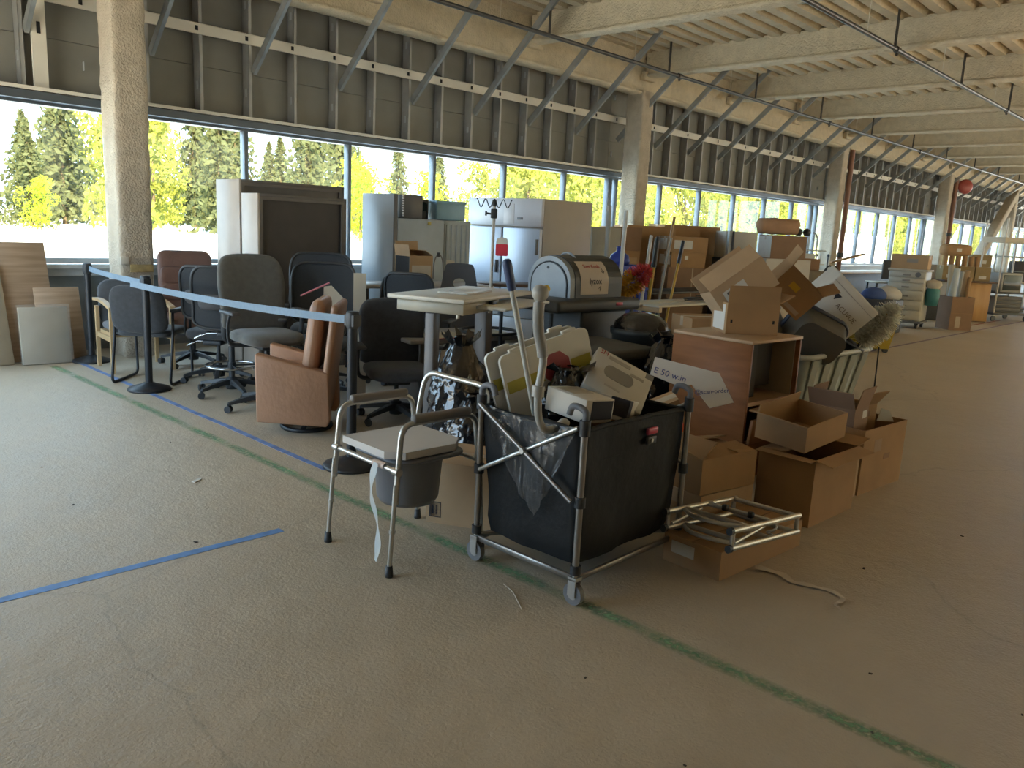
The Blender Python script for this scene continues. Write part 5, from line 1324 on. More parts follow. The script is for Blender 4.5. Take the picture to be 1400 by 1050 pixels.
# ------------------------------------------------------------------ cartons on the floor at the right
carton('tall closed carton with one loose flap at the front of the right pile', (4.50, 1.83, 0), R(-3), 0.54, 0.34, 0.385, M_CARD, closed=False, flaps=(('x+', 172, 0.16), ('y-', 190, 0.10), ('x-', 186, 0.06), ('y+', 6, 0.17)))
carton('shallow open tray carton tilted on top of the front carton', (4.50, 1.90, 0.43), 0, 0.44, 0.32, 0.15, M_CARD, closed=False, rot=(R(4), R(-5), R(-6)), flaps=(('y+', 82, 0.05), ('x-', 160, 0.10)))
carton('narrow carton squeezed between the two large open cartons', (4.91, 1.90, 0), R(4), 0.22, 0.36, 0.30, M_CARD2, stickers=(('y-', -0.06, 0.22, 0.05, 0.10, M_GREYI),))
carton('large open carton at the right end of the pile', (5.36, 1.93, 0), R(-5), 0.60, 0.48, 0.42, M_CARD, closed=False, stickers=(('y-', 0.05, 0.21, 0.09, 0.035, M_CARDD), ('y-', -0.10, 0.30, 0.10, 0.08, mat('cardboard_print', (0.33, 0.21, 0.12)))))
carton('dark smaller carton with raised flaps inside the large open carton', (5.25, 1.98, 0.20), R(2), 0.26, 0.30, 0.32, M_CARDD, closed=False, flaps=(('y-', 105, 0.14), ('x-', 120, 0.13), ('y+', 80, 0.12)), stickers=(('y-', 0.06, 0.27, 0.08, 0.05, M_LABEL),))
carton('small carton with a flap standing up inside the large open carton', (5.53, 1.99, 0.22), R(-10), 0.18, 0.24, 0.28, M_CARD, closed=False, flaps=(('y-', 128, 0.13),), stickers=(('y-', -0.03, 0.22, 0.08, 0.04, M_CARDD),))
o = MB().prism([(-0.06, -0.02), (0.08, -0.03), (0.02, 0.05), (-0.05, 0.07)], -0.002, 0.002, 'y').build('white_paper', M_LABEL, None, (5.52, 1.77, 0.43), (R(10), 0, R(-30))); tag(o, 'white paper scrap poking out of the large open carton', 'paper')
# stack behind the cloth cart
carton('pale lower carton of the stack behind the cloth cart', (3.86, 2.15, 0), R(-9), 0.44, 0.36, 0.215, M_CARD2)
carton('upper carton with bent-open flaps on the stack behind the cloth cart', (3.86, 2.15, 0.225), R(-11), 0.44, 0.36, 0.19, M_CARD, closed=False, flaps=(('y-', 8, 0.15), ('x+', 4, 0.16), ('y+', 14, 0.14), ('x-', 40, 0.13)), stickers=(('x+', -0.06, 0.08, 0.03, 0.03, M_INK),))
t = thing('blue_folder', 'blue binder standing upright beside the stacked cartons', 'folder', (4.135, 2.02, 0.0), R(-9))
MB().rbox(-0.024, 0.024, -0.03, 0.10, 0, 0.37, 0.004, 1).build('binder_body', mat('royal_blue', (0.05, 0.07, 0.28), rough=0.45), t)
MB().box(-0.016, 0.016, -0.0315, -0.0302, 0.03, 0.12).build('spine_label', mat('spine_grey', (0.25, 0.25, 0.3)), t)
carton('brown carton with an orange panel leaning behind the cloth cart', (3.82, 2.36, 0.445), 0, 0.20, 0.12, 0.22, M_CARD, rot=(R(12), R(-24), R(-42)), stickers=(('y-', 0.055, 0.06, 0.06, 0.11, mat('signal_orange', (0.72, 0.13, 0.04), rough=0.5)),))
carton('brown carton lying behind the oak cabinet and the square bin', (5.74, 3.20, 0), R(-35), 0.60, 0.40, 0.93, M_CARD)
# hand-lettered white board flap hanging over the cart
t = thing('lettered_flap', 'bent white board with handwriting hanging over the cart corner', 'sign', (3.68, 2.20, 0.80), rot=(R(62), 0, R(-55)))
poly = [(-0.19, 0.02), (-0.17, 0.12), (0.17, 0.055), (0.25, -0.10), (0.13, -0.14), (0.03, -0.02), (-0.03, -0.035)]
MB().prism(poly[::-1], -0.003, 0.003).build('board_sheet', mat('off_white_board', (0.66, 0.60, 0.53), rough=0.7, var=0.03), t)
text('lettering', 'E 50 w.in', 0.048, M_INKB, t, (-0.085, 0.025, 0.0036), (0, 0, R(-14)))
text('lettering', '@scan-order', 0.033, M_INKB, t, (0.135, -0.05, 0.0036), (0, 0, R(8)))

# ------------------------------------------------------------------ walker frame lying on a flat carton
t = carton('low flat carton with a shipping label under the folded walker', (3.58, 1.78, 0), R(-4), 0.74, 0.32, 0.135, M_CARD, closed=True, tape=False, stickers=(('x-', 0.05, 0.085, 0.13, 0.06, M_LABEL), ('x+', -0.05, 0.06, 0.16, 0.10, M_LABEL)))
t = thing('folded_walker', 'aluminium walking frame lying flat on the low carton', 'walker', (3.46, 1.72, 0.150), rot=(R(-3), R(4), R(-6)))
t.scale = (0.86, 0.90, 1)
def bar(a, b, r=0.014): return MB().cyl(a, b, r, n=10)
for k, z in enumerate((0.02, 0.10)):
    for y in (-0.20, 0.20):
        MB().tube(fillet([(-0.36, y, z), (0.30, y, z)], 0.02), 0.0145, 10).build('frame_tube', M_ALUM, t)
    x0 = -0.20
    for x in (-0.20, 0.02, 0.27): bar((x, -0.20, z), (x, 0.20, z), 0.0125).build('crossbar', M_ALUM, t)
    MB().tube(fillet([(-0.22, -0.19, z), (-0.30, -0.08, z), (-0.31, 0.08, z), (-0.22, 0.19, z)], 0.06), 0.011, 8).build('front_bow', M_ALUM, t)
for y in (-0.20, 0.20):
    for x in (-0.35, 0.28): bar((x, y, 0.02), (x, y, 0.10), 0.012).build('upright', M_ALUM, t)
    for z in (0.02, 0.10): MB().cyl((-0.36, y, z), (-0.385, y, z), 0.0185, n=10).build('rubber_tip', M_BLKP, t)
    bar((-0.32, y*0.97, 0.04), (-0.05, y*0.97, 0.085), 0.009).build('side_brace', M_ALUM, t)
for y in (-0.10, 0.06): MB().rbox(-0.02, 0.01, y, y+0.03, 0.095, 0.125, 0.006).build('fold_button', M_BLKP, t)
MB().tube([(0.02+0.025*math.cos(i*0.7), -0.20+0.022*math.sin(i*0.7), 0.03+0.006*i) for i in range(14)], 0.006, 6).build('tape_wrap', film_mat('strip_film', (0.6, 0.6, 0.6), 0.75), t)
t = thing('torn_strip', 'torn clear tape strip trailing on the floor from the walker', 'tape', (3.44, 1.60, 0.004))
pts = smooth_path([Vector(p) for p in ((0.02, 0.0, 0.012), (0.06, -0.10, 0.004), (0.02, -0.20, 0.003), (0.06, -0.31, 0.003), (0.04, -0.41, 0.003), (-0.02, -0.425, 0.003), (-0.06, -0.42, 0.003), (-0.09, -0.455, 0.003))], 6)
m = MB(); vs = []
for i, p in enumerate(pts):
    d = (pts[min(i+1, len(pts)-1)]-pts[max(i-1, 0)]).normalized(); s = Vector((-d.y, d.x, 0)); w = 0.020*(1-i/len(pts))+0.004
    vs += [p-s*w, p+s*w+Vector((0, 0, 0.004*math.sin(i)))]
m.add(vs, [(2*i, 2*i+1, 2*i+3, 2*i+2) for i in range(len(pts)-1)], None, 0, True).build('strip_body', mat('pale_strip', (0.58, 0.50, 0.40), rough=0.45), t)
# ------------------------------------------------------------------ stacks of cartons along the window, middle distance
M_LOCK = mat('locker_grey', (0.33, 0.33, 0.30), rough=0.5, var=0.05)
def stack(x, y, rz, items):
    """items from the floor up: (label, w, d, h, material, extras)"""
    z = 0.0
    for lab, w, d, h, m, st in items:
        carton(lab, (x, y, z), rz+R(random.uniform(-4, 4)), w, d, h, m, stickers=st); z += h+0.0085
t = thing('metal_cupboard', 'grey metal cupboard at the left end of the far carton stacks', 'cabinet', (10.28, 7.98, 0), R(-14))
MB().rbox(-0.30, 0.30, -0.22, 0.22, 0.04, 1.63, 0.006, 1).build('body', M_LOCK, t)
MB().rbox(-0.29, 0.29, -0.235, -0.222, 0.06, 1.60, 0.004, 1).build('door', M_LOCK, t)
MB().rbox(0.20, 0.23, -0.25, -0.235, 0.85, 1.0, 0.004, 1).build('handle', M_GASK, t)
MB().box(-0.28, 0.28, -0.20, 0.20, 0, 0.04).build('plinth', M_GASK, t)
stack(10.95, 8.02, R(-20), [('bottom carton of the stack right of the metal cupboard', 0.56, 0.42, 0.55, M_CARDD, ()), ('lower middle carton of the stack right of the metal cupboard', 0.54, 0.42, 0.40, M_CARD, ()), ('upper middle carton of the stack right of the metal cupboard', 0.54, 0.40, 0.30, M_CARD, (('y-', 0.14, 0.15, 0.16, 0.10, M_CARD2),)), ('top carton of the stack right of the metal cupboard', 0.56, 0.42, 0.37, M_CARDD, ())])
stack(11.78, 8.12, R(-24), [('large bottom carton under the widest carton of the far stacks', 0.90, 0.5, 0.75, M_CARDD, ()), ('middle carton under the widest carton of the far stacks', 0.88, 0.5, 0.48, M_CARD, ()), ('widest top carton of the far stacks by the window', 0.92, 0.52, 0.44, M_CARD, ())])
stack(11.72, 7.30, R(-30), [('bottom carton of the taped stack before the widest carton', 0.66, 0.5, 0.55, M_CARDD, ()), ('second carton of the taped stack with a clear wrap', 0.66, 0.5, 0.48, M_CARDD, (('y-', 0.1, 0.24, 0.02, 0.48, M_TAPE), ('x-', 0.0, 0.24, 0.02, 0.48, M_TAPE))), ('carton with a shiny tape spot in the taped stack', 0.62, 0.48, 0.24, M_CARD, (('y-', -0.04, 0.16, 0.06, 0.06, M_WHTP), ('x-', 0.0, 0.12, 0.40, 0.16, M_LABEL))), ('top carton with a big white label on the taped stack', 0.66, 0.48, 0.24, M_CARD, (('y-', -0.10, 0.12, 0.32, 0.14, M_LABEL), ('x-', 0.05, 0.12, 0.30, 0.18, M_LABEL)))])
stack(12.75, 8.15, R(-24), [('bottom carton of the tall stack behind the grey post', 0.75, 0.5, 0.60, M_CARDD, ()), ('middle carton of the tall stack behind the grey post', 0.75, 0.5, 0.60, M_CARD, ()), ('top carton of the tall stack behind the grey post', 0.78, 0.5, 0.52, M_CARD, ())])
stack(13.62, 8.22, R(-24), [('bottom carton of the stack beside the white board', 0.75, 0.5, 0.62, M_CARDD, ()), ('middle carton of the stack beside the white board', 0.72, 0.5, 0.60, M_CARD, ()), ('top carton of the stack beside the white board', 0.72, 0.5, 0.50, M_CARD, ())])
t = thing('boxed_appliance', 'white and grey wrapped appliance on end beside the carton stacks', 'appliance', (13.75, 7.45, 0), R(-38))
MB().rbox(-0.30, 0.30, -0.25, 0.25, 0.0, 1.68, 0.02, 2).build('body', M_LABEL, t)
MB().rbox(-0.32, 0.32, -0.26, 0.26, 0.0, 1.20, 0.01).build('dark_wrap', mat('dark_wrap', (0.10, 0.11, 0.12), rough=0.5), t)
carton('tall white carton with a small dark mark beside the wrapped appliance', (14.55, 7.75, 0), R(-35), 0.42, 0.40, 1.62, M_CARDW, stickers=(('y-', 0.0, 1.35, 0.14, 0.06, M_GREYI),))
t = thing('grey_post', 'upright grey steel post standing before the carton stacks', 'post', (12.62, 6.95, 0), R(-20))
MB().box(-0.06, 0.06, -0.004, 0.004, 0.0, 1.68).box(-0.06, -0.052, -0.05, 0.004, 0, 1.68).box(0.052, 0.06, -0.05, 0.004, 0, 1.68).build('post_channel', M_GALV, t)
MB().rbox(-0.12, 0.12, -0.12, 0.12, 0, 0.012, 0.003, 1).build('foot_plate', M_GALV, t)
# dark worktable in front of the stacks
plain_table('long black worktable standing in front of the far carton stacks', (10.95, 6.62, 0), R(-2), 3.2, 0.55, 0.75, M_BLKP, 'worktable')
# cream planks lying on trestles
t = thing('plank_table', 'cream plank table on trestles behind the oak cabinet', 'table', (8.85, 5.42, 0), R(-3))
MB().rbox(-1.20, 1.15, -0.10, 0.14, 0.735, 0.765, 0.003, 1).build('plank', M_CREAM, t)
MB().rbox(-1.05, 1.20, -0.36, -0.14, 0.735, 0.758, 0.003, 1, M=TRS((0, 0, 0), (0, 0, R(1)))).build('plank', M_CREAM, t)
for x in (-0.95, 0.95):
    MB().rbox(x-0.03, x+0.03, -0.34, 0.12, 0.67, 0.735, 0.004, 1).build('trestle_top', M_BEECH, t)
    for s in (-1, 1):
        for y in (-0.30, 0.08): MB().cyl((x, y, 0.68), (x+s*0.20, y, 0.0), 0.018, n=8).build('trestle_leg', M_BLKM, t)
t = thing('cable_coil', 'black cable coiled on the cream plank table', 'cable', (8.9, 5.25, 0.772))
MB().tube([((0.30+0.02*i/10)*math.cos(i*0.45), 0.10*math.sin(i*0.45)-0.02, 0.004+0.0015*i) for i in range(32)], 0.008, 6).build('coil', M_BLKP, t)
# blue crates
M_BLUE = mat('crate_blue', (0.03, 0.06, 0.36), rough=0.4, var=0.08)
def crate(label, loc, rz):
    t = thing('crate', label, 'crate', loc, rz, 'blue plastic crates by the mop handles')
    w, d, h = 0.60, 0.42, 0.28
    m = MB().box(-w/2, w/2, -d/2, d/2, 0, 0.02)
    for s in (-1, 1):
        m.box(-w/2, w/2, s*d/2-0.01, s*d/2+0.01, 0, 0.10).box(-w/2, w/2, s*d/2-0.01, s*d/2+0.01, 0.22, h)
        m.box(s*w/2-0.01, s*w/2+0.01, -d/2, d/2, 0, 0.10).box(s*w/2-0.01, s*w/2+0.01, -d/2, d/2, 0.22, h)
        for i in range(7): m.box(-w/2+i*w/6.0-0.018, -w/2+i*w/6.0+0.018, s*d/2-0.01, s*d/2+0.01, 0.10, 0.22)
        for i in range(5): m.box(s*w/2-0.01, s*w/2+0.01, -d/2+i*d/4-0.018, -d/2+i*d/4+0.018, 0.10, 0.22)
    m.build('crate_body', M_BLUE, t)
    MB().box(-w/2-0.02, w/2+0.02, -d/2-0.02, -d/2+0.01, h-0.03, h).box(-w/2-0.02, w/2+0.02, d/2-0.01, d/2+0.02, h-0.03, h).build('crate_lip', M_BLUE, t)
for i, lab in enumerate(('blue crate at the bottom of the crate stack', 'second blue crate from the floor in the crate stack', 'third blue crate from the floor in the crate stack', 'topmost blue crate of the crate stack under the jug')):
    crate(lab, (8.85, 6.45, 0.285*i), R(-25+3*(i % 2)))
t = thing('blue_jug', 'round blue jug standing on the topmost blue crate', 'jug', (8.78, 6.42, 1.142))
MB().lathe([(0, 0), (0.13, 0), (0.14, 0.05), (0.12, 0.12), (0.05, 0.17), (0.045, 0.20), (0.0, 0.20)], 18).build('jug_body', M_BLUE, t)
MB().lathe([(0.05, 0.198), (0.05, 0.235), (0, 0.237)], 12).build('cap', M_BLUE, t)
# broom and mop handles standing in a group
def pole(label, a, b, r, m, grip=None, gl=0.25):
    a, b = Vector(a), Vector(b); t = thing('broom_handle', label, 'pole', a); d = b-a
    MB().cyl((0, 0, 0), d, r, n=10).build('shaft', m, t)
    if grip: MB().cyl(d*(1-gl/d.length), d*1.005, r*1.5, r*1.35, n=10).build('grip', grip, t)
    MB().rbox(-0.09, 0.09, -0.03, 0.03, 0.0, 0.05, 0.01).build('head', m, t)
M_WHT = mat('white_pole', (0.56, 0.56, 0.53), rough=0.4); M_YELP = mat('yellow_pole', (0.50, 0.31, 0.03), rough=0.45); M_WOODP = mat('wood_pole', (0.40, 0.24, 0.11), rough=0.5)
pole('thick white pole standing before the blue crates', (8.12, 5.92, 0), (8.30, 6.02, 1.83), 0.026, M_WHT)
pole('greenish grey pole next to the thick white pole', (8.20, 6.16, 0), (8.25, 6.25, 1.88), 0.032, M_LOCK)
pole('shorter white pole among the yellow mop handles', (8.52, 5.90, 0), (8.86, 6.0, 1.54), 0.022, M_WHT)
pole('yellow mop handle with a thick black grip', (8.72, 5.92, 0), (9.02, 6.0, 1.52), 0.020, M_YELP, M_BLKP, 0.40)
pole('yellow mop handle with a slim black grip', (8.82, 5.98, 0), (9.10, 6.08, 1.50), 0.017, M_YELP, M_BLKP, 0.36)
pole('slim grey handle leaning among the mop handles', (8.90, 5.92, 0), (9.34, 6.0, 1.52), 0.015, M_LOCK)
pole('tall bare wooden pole leaning at the right of the mop handles', (9.00, 5.98, 0), (9.46, 6.06, 1.80), 0.019, M_WOODP)
pole('amber mop handle with a dark blue grip', (8.98, 5.82, 0), (9.54, 5.94, 1.48), 0.018, M_YELP, M_NAVY, 0.32)
fluffy('fluffy pink and yellow duster behind the janitor cart', (6.34, 4.62, 0.96), (R(8), R(44), R(-42)), 0.40, 0.125, {0: mat('duster_pink', (0.70, 0.11, 0.10), rough=0.9, var=0.2), 1: mat('duster_yellow', (0.70, 0.40, 0.04), rough=0.9, var=0.2)}, lambda u: 0 if u > 0.58 else 1, 1500, 8, M_YEL, 1.30)
# second pile of goods with a tan roll on top
stack(13.15, 6.25, R(-38), [('bottom white carton of the pile with a tan roll', 0.85, 0.6, 0.62, M_CARDW, ()), ('middle pale carton of the pile with a tan roll', 0.80, 0.56, 0.62, M_CARDW, ()), ('top carton with a white side under the tan roll', 0.62, 0.5, 0.38, M_CARDD, (('x-', 0, 0.19, 0.49, 0.36, M_CARDW),))])
t = thing('tan_roll', 'tan crumpled padding rolled up on the top carton', 'roll', (12.98, 6.28, 1.66), R(-46))
MB().grid(lambda u, v: (-0.36+0.72*v+0.03*noise.noise(Vector((u*5, v*4, 1))), (0.15+0.05*noise.noise(Vector((math.cos(6.28*u)*2, math.sin(6.28*u)*2, v*4))))*math.cos(6.283*u)*(1 if 0.02 < v < 0.98 else 0.1), 0.13+(0.13+0.04*noise.noise(Vector((math.cos(6.28*u)*2, math.sin(6.28*u)*2, v*4+7))))*math.sin(6.283*u)*(1 if 0.02 < v < 0.98 else 0.1)), 16, 16, wrap=True).build('padding', mat('tan_padding', (0.44, 0.26, 0.15), rough=0.9, bump=0.3, bscale=12), t)
for i, (x, y) in enumerate(((13.40, 6.10), (13.50, 6.0))):
    t = thing('black_knob', ('black round cap sticking up on the top carton next to the tan roll', 'second black round cap on the top carton by the white cloth')[i], 'cap', (x, y, 1.655))
    MB().lathe([(0, 0), (0.04, 0), (0.07, 0.05), (0.06, 0.10), (0.0, 0.13)], 14).build('cap_body', M_BLKP, t)
t = thing('white_cloth', 'white cloth hanging over the edge of the top carton', 'cloth', (13.74, 6.06, 1.645), R(-38))
MB().grid(lambda u, v: (-0.12+0.10*u+0.22*min(1, v*2.2)+0.02*noise.noise(Vector((u*4, v*6, 2))), -0.14+0.28*u*(1-0.3*v), 0.02+0.06*math.sin(PI*min(1, v*2.2))-0.62*max(0, v-0.40)), 8, 14).build('cloth_sheet', mat('white_linen', (0.58, 0.56, 0.52), rough=0.9, var=0.05), t)
stack(14.35, 6.42, R(-38), [('lower grey-brown carton right of the pile with a tan roll', 0.70, 0.55, 0.62, M_CARDD, ()), ('middle grey-brown carton right of the pile with a tan roll', 0.68, 0.5, 0.42, mat('grey_card', (0.22, 0.19, 0.145), rough=0.85), ()), ('small dark carton on top of the grey-brown cartons', 0.5, 0.4, 0.20, M_CARDD, ())])
# folding stool with a plank
t = thing('folding_stool', 'dark tube folding stool with a wooden plank laid across', 'stool', (16.2, 6.6, 0), R(-46))
for y in (-0.12, 0.12): MB().tube(fillet([(-0.22, y, 0.0), (-0.16, y, 0.90), (0.0, y, 1.16), (0.16, y, 0.90), (0.22, y, 0.0)], 0.12), 0.018, 8).build('tube_leg', M_BLKM, t)
MB().cyl((-0.17, -0.14, 0.88), (-0.17, 0.14, 0.88), 0.014, n=8).cyl((0.17, -0.14, 0.88), (0.17, 0.14, 0.88), 0.014, n=8).build('crossbar', M_BLKM, t)
MB().rbox(-0.05, 0.62, -0.07, 0.07, 0, 0.03, 0.004, 1, M=TRS((0.02, 0, 1.18), (0, -R(17), 0))).build('plank', M_WOODP, t)
t = thing('wire_stand', 'white wire stand with small shelves by the sprayed column', 'stand', (16.6, 7.3, 0), R(-40))
for x in (-0.28, 0.28): MB().cyl((x, 0, 0), (x, 0, 1.42), 0.012, n=8).build('upright', M_WHT, t)
for z in (0.3, 0.85, 1.10, 1.38): MB().rbox(-0.32, 0.32, -0.14, 0.14, z, z+0.02, 0.003, 1).build('shelf', M_WHT, t)
o = tag(MB().rbox(-0.12, 0.12, -0.10, 0.10, 0, 0.20, 0.02).build('white_tub', M_WHTP, None, (16.55, 7.28, 1.123), R(-40)), 'white plastic tub on the wire stand', 'tub')
# dark counter with a wood top along the window
t = thing('window_counter', 'long dark counter with a wood top along the far windows', 'counter', (21.0, 8.55, 0))
MB().rbox(-3.6, 4.2, -0.35, 0.32, 0.80, 0.85, 0.006, 1).build('worktop', M_BEECH, t)
MB().rbox(-3.55, 4.15, -0.30, 0.30, 0.04, 0.80, 0.006, 1).build('counter_body', mat('counter_dark', (0.075, 0.075, 0.078), rough=0.6), t)
MB().box(-3.5, 4.1, -0.26, 0.26, 0.0, 0.04).build('plinth', M_BLKP, t)
for i, x in enumerate((19.6, 20.3)):
    t = thing('peg', ('thin dark peg standing on the far counter', 'second thin dark peg on the far counter near the cabinet')[i], 'peg', (x, 8.4, 0.852))
    MB().cyl((0, 0, 0), (0, 0, 0.38), 0.018, n=8).lathe([(0, 0.36), (0.04, 0.38), (0.03, 0.43), (0, 0.44)], 10).build('peg_shaft', M_NAVY, t)
    MB().lathe([(0.06, 0), (0.05, 0.02), (0, 0.02)], 12).build('peg_base', M_NAVY, t)
t = thing('laundry_heap', 'blue and white laundry heap behind the fluffy grey duster', 'laundry', (15.2, 5.25, 0))
MB().rbox(-0.40, 0.40, -0.30, 0.30, 0.0, 0.62, 0.03).build('basket', M_DKGREY, t)
for k, (dx, dy, r, mm) in enumerate(((-0.18, 0.05, 0.22, mat('denim', (0.07, 0.12, 0.32), rough=0.9)), (0.14, -0.06, 0.26, mat('white_linen', (0.58, 0.56, 0.52))), (0.02, 0.10, 0.20, mat('white_linen', (0.58, 0.56, 0.52))))):
    MB().grid(lambda u, v, dx=dx, dy=dy, r=r, k=k: (dx+r*(1+0.25*noise.noise(Vector((u*6, v*4, k))))*math.cos(6.283*u)*math.sin(PI*v), dy+r*math.sin(6.283*u)*math.sin(PI*v), 0.68+0.6*r*math.cos(PI*v)*(1+0.3*noise.noise(Vector((u*5, v*5, k+3))))), 16, 10, wrap=True).build('cloth_lump', mm, t)

# ------------------------------------------------------------------ white drawer cabinet on casters and its neighbours
M_CABW = mat('cart_white', (0.54, 0.53, 0.47), rough=0.4, var=0.03)
t = thing('drawer_cart', 'white six-drawer medical cart on casters with a carton on top', 'cart', (16.98, 5.35, 0), R(-84))
MB().rbox(-0.33, 0.33, -0.26, 0.30, 0.14, 1.10, 0.012, 2).build('body', M_CABW, t)
MB().rbox(-0.36, 0.36, -0.28, 0.32, 1.10, 1.14, 0.012, 2).build('top', M_CABW, t)
z = 1.085
for h in (0.115, 0.10, 0.145, 0.19, 0.19, 0.19):
    d = MB().rbox(-0.315, 0.315, -0.285, -0.26, z-h+0.008, z, 0.006, 1).build('drawer', M_CABW, t)
    MB().rbox(-0.07, 0.07, -0.30, -0.284, z-h*0.62, z-h*0.62+0.03, 0.006).build('handle', M_GREYI, d); z -= h
MB().rbox(-0.36, 0.36, -0.30, 0.32, 0.10, 0.14, 0.01).build('bumper', M_GASK, t)
for sx in (-1, 1):
    for sy in (-1, 1): MB().cyl((sx*0.28-0.02, sy*0.24, 0.05), (sx*0.28+0.02, sy*0.24, 0.05), 0.05, n=14).box(sx*0.28-0.03, sx*0.28+0.03, sy*0.24-0.03, sy*0.24+0.03, 0.07, 0.102).build('caster', M_BLKP, t)
MB().cyl((0.20, -0.285, 1.04), (0.20, -0.30, 1.04), 0.05, n=14).build('lock', M_GASK, t)
carton('brown carton with a dark hand hole on the white drawer cart', (16.98, 5.36, 1.142), R(-82), 0.66, 0.40, 0.27, M_CARD2, stickers=(('y-', 0.05, 0.16, 0.20, 0.07, M_GREYI),))
t = thing('teal_bag', 'teal plastic bag with a tan top hanging on the drawer cart', 'bag', (17.0, 4.90, 0.46), R(-84)); t.scale = (0.78, 0.78, 0.85)
MB().lathe([(0.0, 0), (0.14, 0.0), (0.17, 0.20), (0.16, 0.36), (0.13, 0.40)], 14, caps=False).build('bag_body', mat('teal_plastic', (0.05, 0.22, 0.23), rough=0.4), t)
MB().lathe([(0.135, 0.385), (0.20, 0.48), (0.15, 0.56), (0.0, 0.60)], 14).build('bag_cuff', M_PAPER, t)
# shelf behind with monitor and white cartons
plain_table('grey shelf table behind the drawer cart', (20.4, 6.55, 0), R(-46), 1.6, 0.6, 0.72, mat('shelf_beige', (0.40, 0.36, 0.29), rough=0.6))
t = thing('monitor', 'black flat monitor standing behind the drawer cart', 'monitor', (19.7, 6.55, 0.722), R(-46))
MB().rbox(-0.30, 0.30, -0.03, 0.03, 0.08, 0.52, 0.01).build('screen', M_BLKP, t); MB().rbox(-0.14, 0.14, -0.10, 0.10, 0, 0.02, 0.005).cyl((0, 0.02, 0.01), (0, 0.02, 0.2), 0.025, n=8).build('stand', M_BLKP, t)
for i, (x, y, w, h, mm, lab) in enumerate(((20.35, 6.10, 0.66, 0.46, M_CARDW, 'wide white carton beside the black monitor'), (20.85, 5.80, 0.40, 0.36, M_CARD2, 'brown carton beside the wide white carton'))):
    carton(lab, (x, y, 0.722), R(-46), w, 0.4, h, mm)
t = thing('speaker_box', 'black floor box under the grey shelf table', 'box', (19.3, 5.75, 0), R(-46))
MB().rbox(-0.34, 0.30, -0.25, 0.25, 0.0, 0.46, 0.02).build('body', M_BLKP, t); MB().rbox(-0.28, 0.24, -0.26, -0.25, 0.05, 0.41, 0.005).build('grille_cloth', M_FABB, t)
# carton of paper rolls
carton('open carton holding paper rolls in front of the pine counter', (17.62, 4.62, 0), R(-42), 0.46, 0.44, 0.65, M_CARDD, closed=False, stickers=(('y-', -0.06, 0.16, 0.10, 0.22, M_TAPE), ('y-', 0.0, 0.33, 0.45, 0.004, M_CARD)))
for i, (dx, dy, l, r, mm, lab) in enumerate(((-0.12, 0.08, 1.18, 0.075, mat('pale_blue_film', (0.50, 0.58, 0.64), rough=0.4), 'pale blue film roll in the roll carton'), (0.06, -0.05, 1.15, 0.05, M_CARD2, 'brown tube leaning in the roll carton'), (0.0, 0.10, 1.25, 0.06, M_PAPER, 'buff paper roll in the middle of the roll carton'), (0.13, 0.02, 1.12, 0.045, M_LABEL, 'white tube at the right of the roll carton'), (-0.02, -0.12, 1.02, 0.04, M_CARD, 'short brown tube in the roll carton'))):
    t = thing('paper_roll', lab, 'roll', (17.62+dx, 4.62+dy, 0.012), rot=(R(3*math.sin(i*2.1)), R(4*math.cos(i*1.7)), 0))
    MB().cyl((0, 0, 0), (0, 0, l), r, n=14).build('roll_body', mm, t); MB().cyl((0, 0, l), (0, 0, l+0.006), r*0.55, n=12).build('roll_core', M_GREYI, t)
# pine counter with cartons
M_PINE = mat('pine', (0.42, 0.23, 0.085), col2=(0.52, 0.31, 0.13), rough=0.5, vscale=3, stretch=(3, 3, 0.4))
t = thing('pine_counter', 'orange pine counter with a dark top near the far column', 'counter', (20.15, 5.08, 0), R(-50))
MB().rbox(-0.62, 0.34, -0.30, 0.30, 0.02, 0.86, 0.006, 1).build('pine_body', M_PINE, t)
MB().rbox(-0.72, 0.44, -0.36, 0.36, 0.86, 0.89, 0.005, 1).build('counter_top', M_WALNUT, t)
MB().box(-0.6, 0.32, -0.28, 0.28, 0, 0.02).build('plinth', M_WALNUT, t)
M_CARDG = mat('card_olive', (0.30, 0.22, 0.11), rough=0.85, var=0.08)
sp = [(-0.52, 0.0, 'left lower carton on the pine counter'), (-0.17, 0.0, 'middle lower carton on the pine counter'), (0.18, 0.0, 'right lower carton on the pine counter')]
ca, sa = math.cos(R(-50)), math.sin(R(-50))
for u, v, lab in sp: carton(lab, (20.15+u*ca-v*sa, 5.08+u*sa+v*ca, 0.892), R(-50), 0.33, 0.32, 0.30, M_CARDG, stickers=(('y-', 0, 0.08, 0.16, 0.07, M_LABEL),))
for i, u in enumerate((-0.60, -0.46, -0.32, -0.18, -0.04, 0.10)):
    t = thing('card_tube', 'short brown card tube standing on the pine counter cartons', 'tube', (20.15+u*ca, 5.08+u*sa, 1.20), 0, 'card tubes in a row on the pine counter cartons')
    MB().cyl((0, 0, 0), (0, 0, 0.22), 0.052, n=12).build('tube_body', M_CARD, t)
for i, (u, v, z, w, h, lab) in enumerate(((0.86, 0.1, 0, 0.5, 0.88, 'tall carton standing behind the white pole cart'), (0.86, 0.1, 0.887, 0.48, 0.28, 'lower carton on the tall carton behind the white pole cart'), (0.86, 0.1, 1.177, 0.46, 0.28, 'upper carton on the tall carton behind the white pole cart'))):
    carton(lab, (21.6+u*ca-v*sa, 6.1+u*sa+v*ca, z), R(-50), w, 0.42, h, M_CARDG, stickers=(('y-', 0, h*0.4, 0.22, 0.08, M_LABEL),))
t = thing('paper_sack', 'brown paper sack lying on the card tubes of the pine counter', 'bag', (19.85, 5.38, 1.425), R(-50))
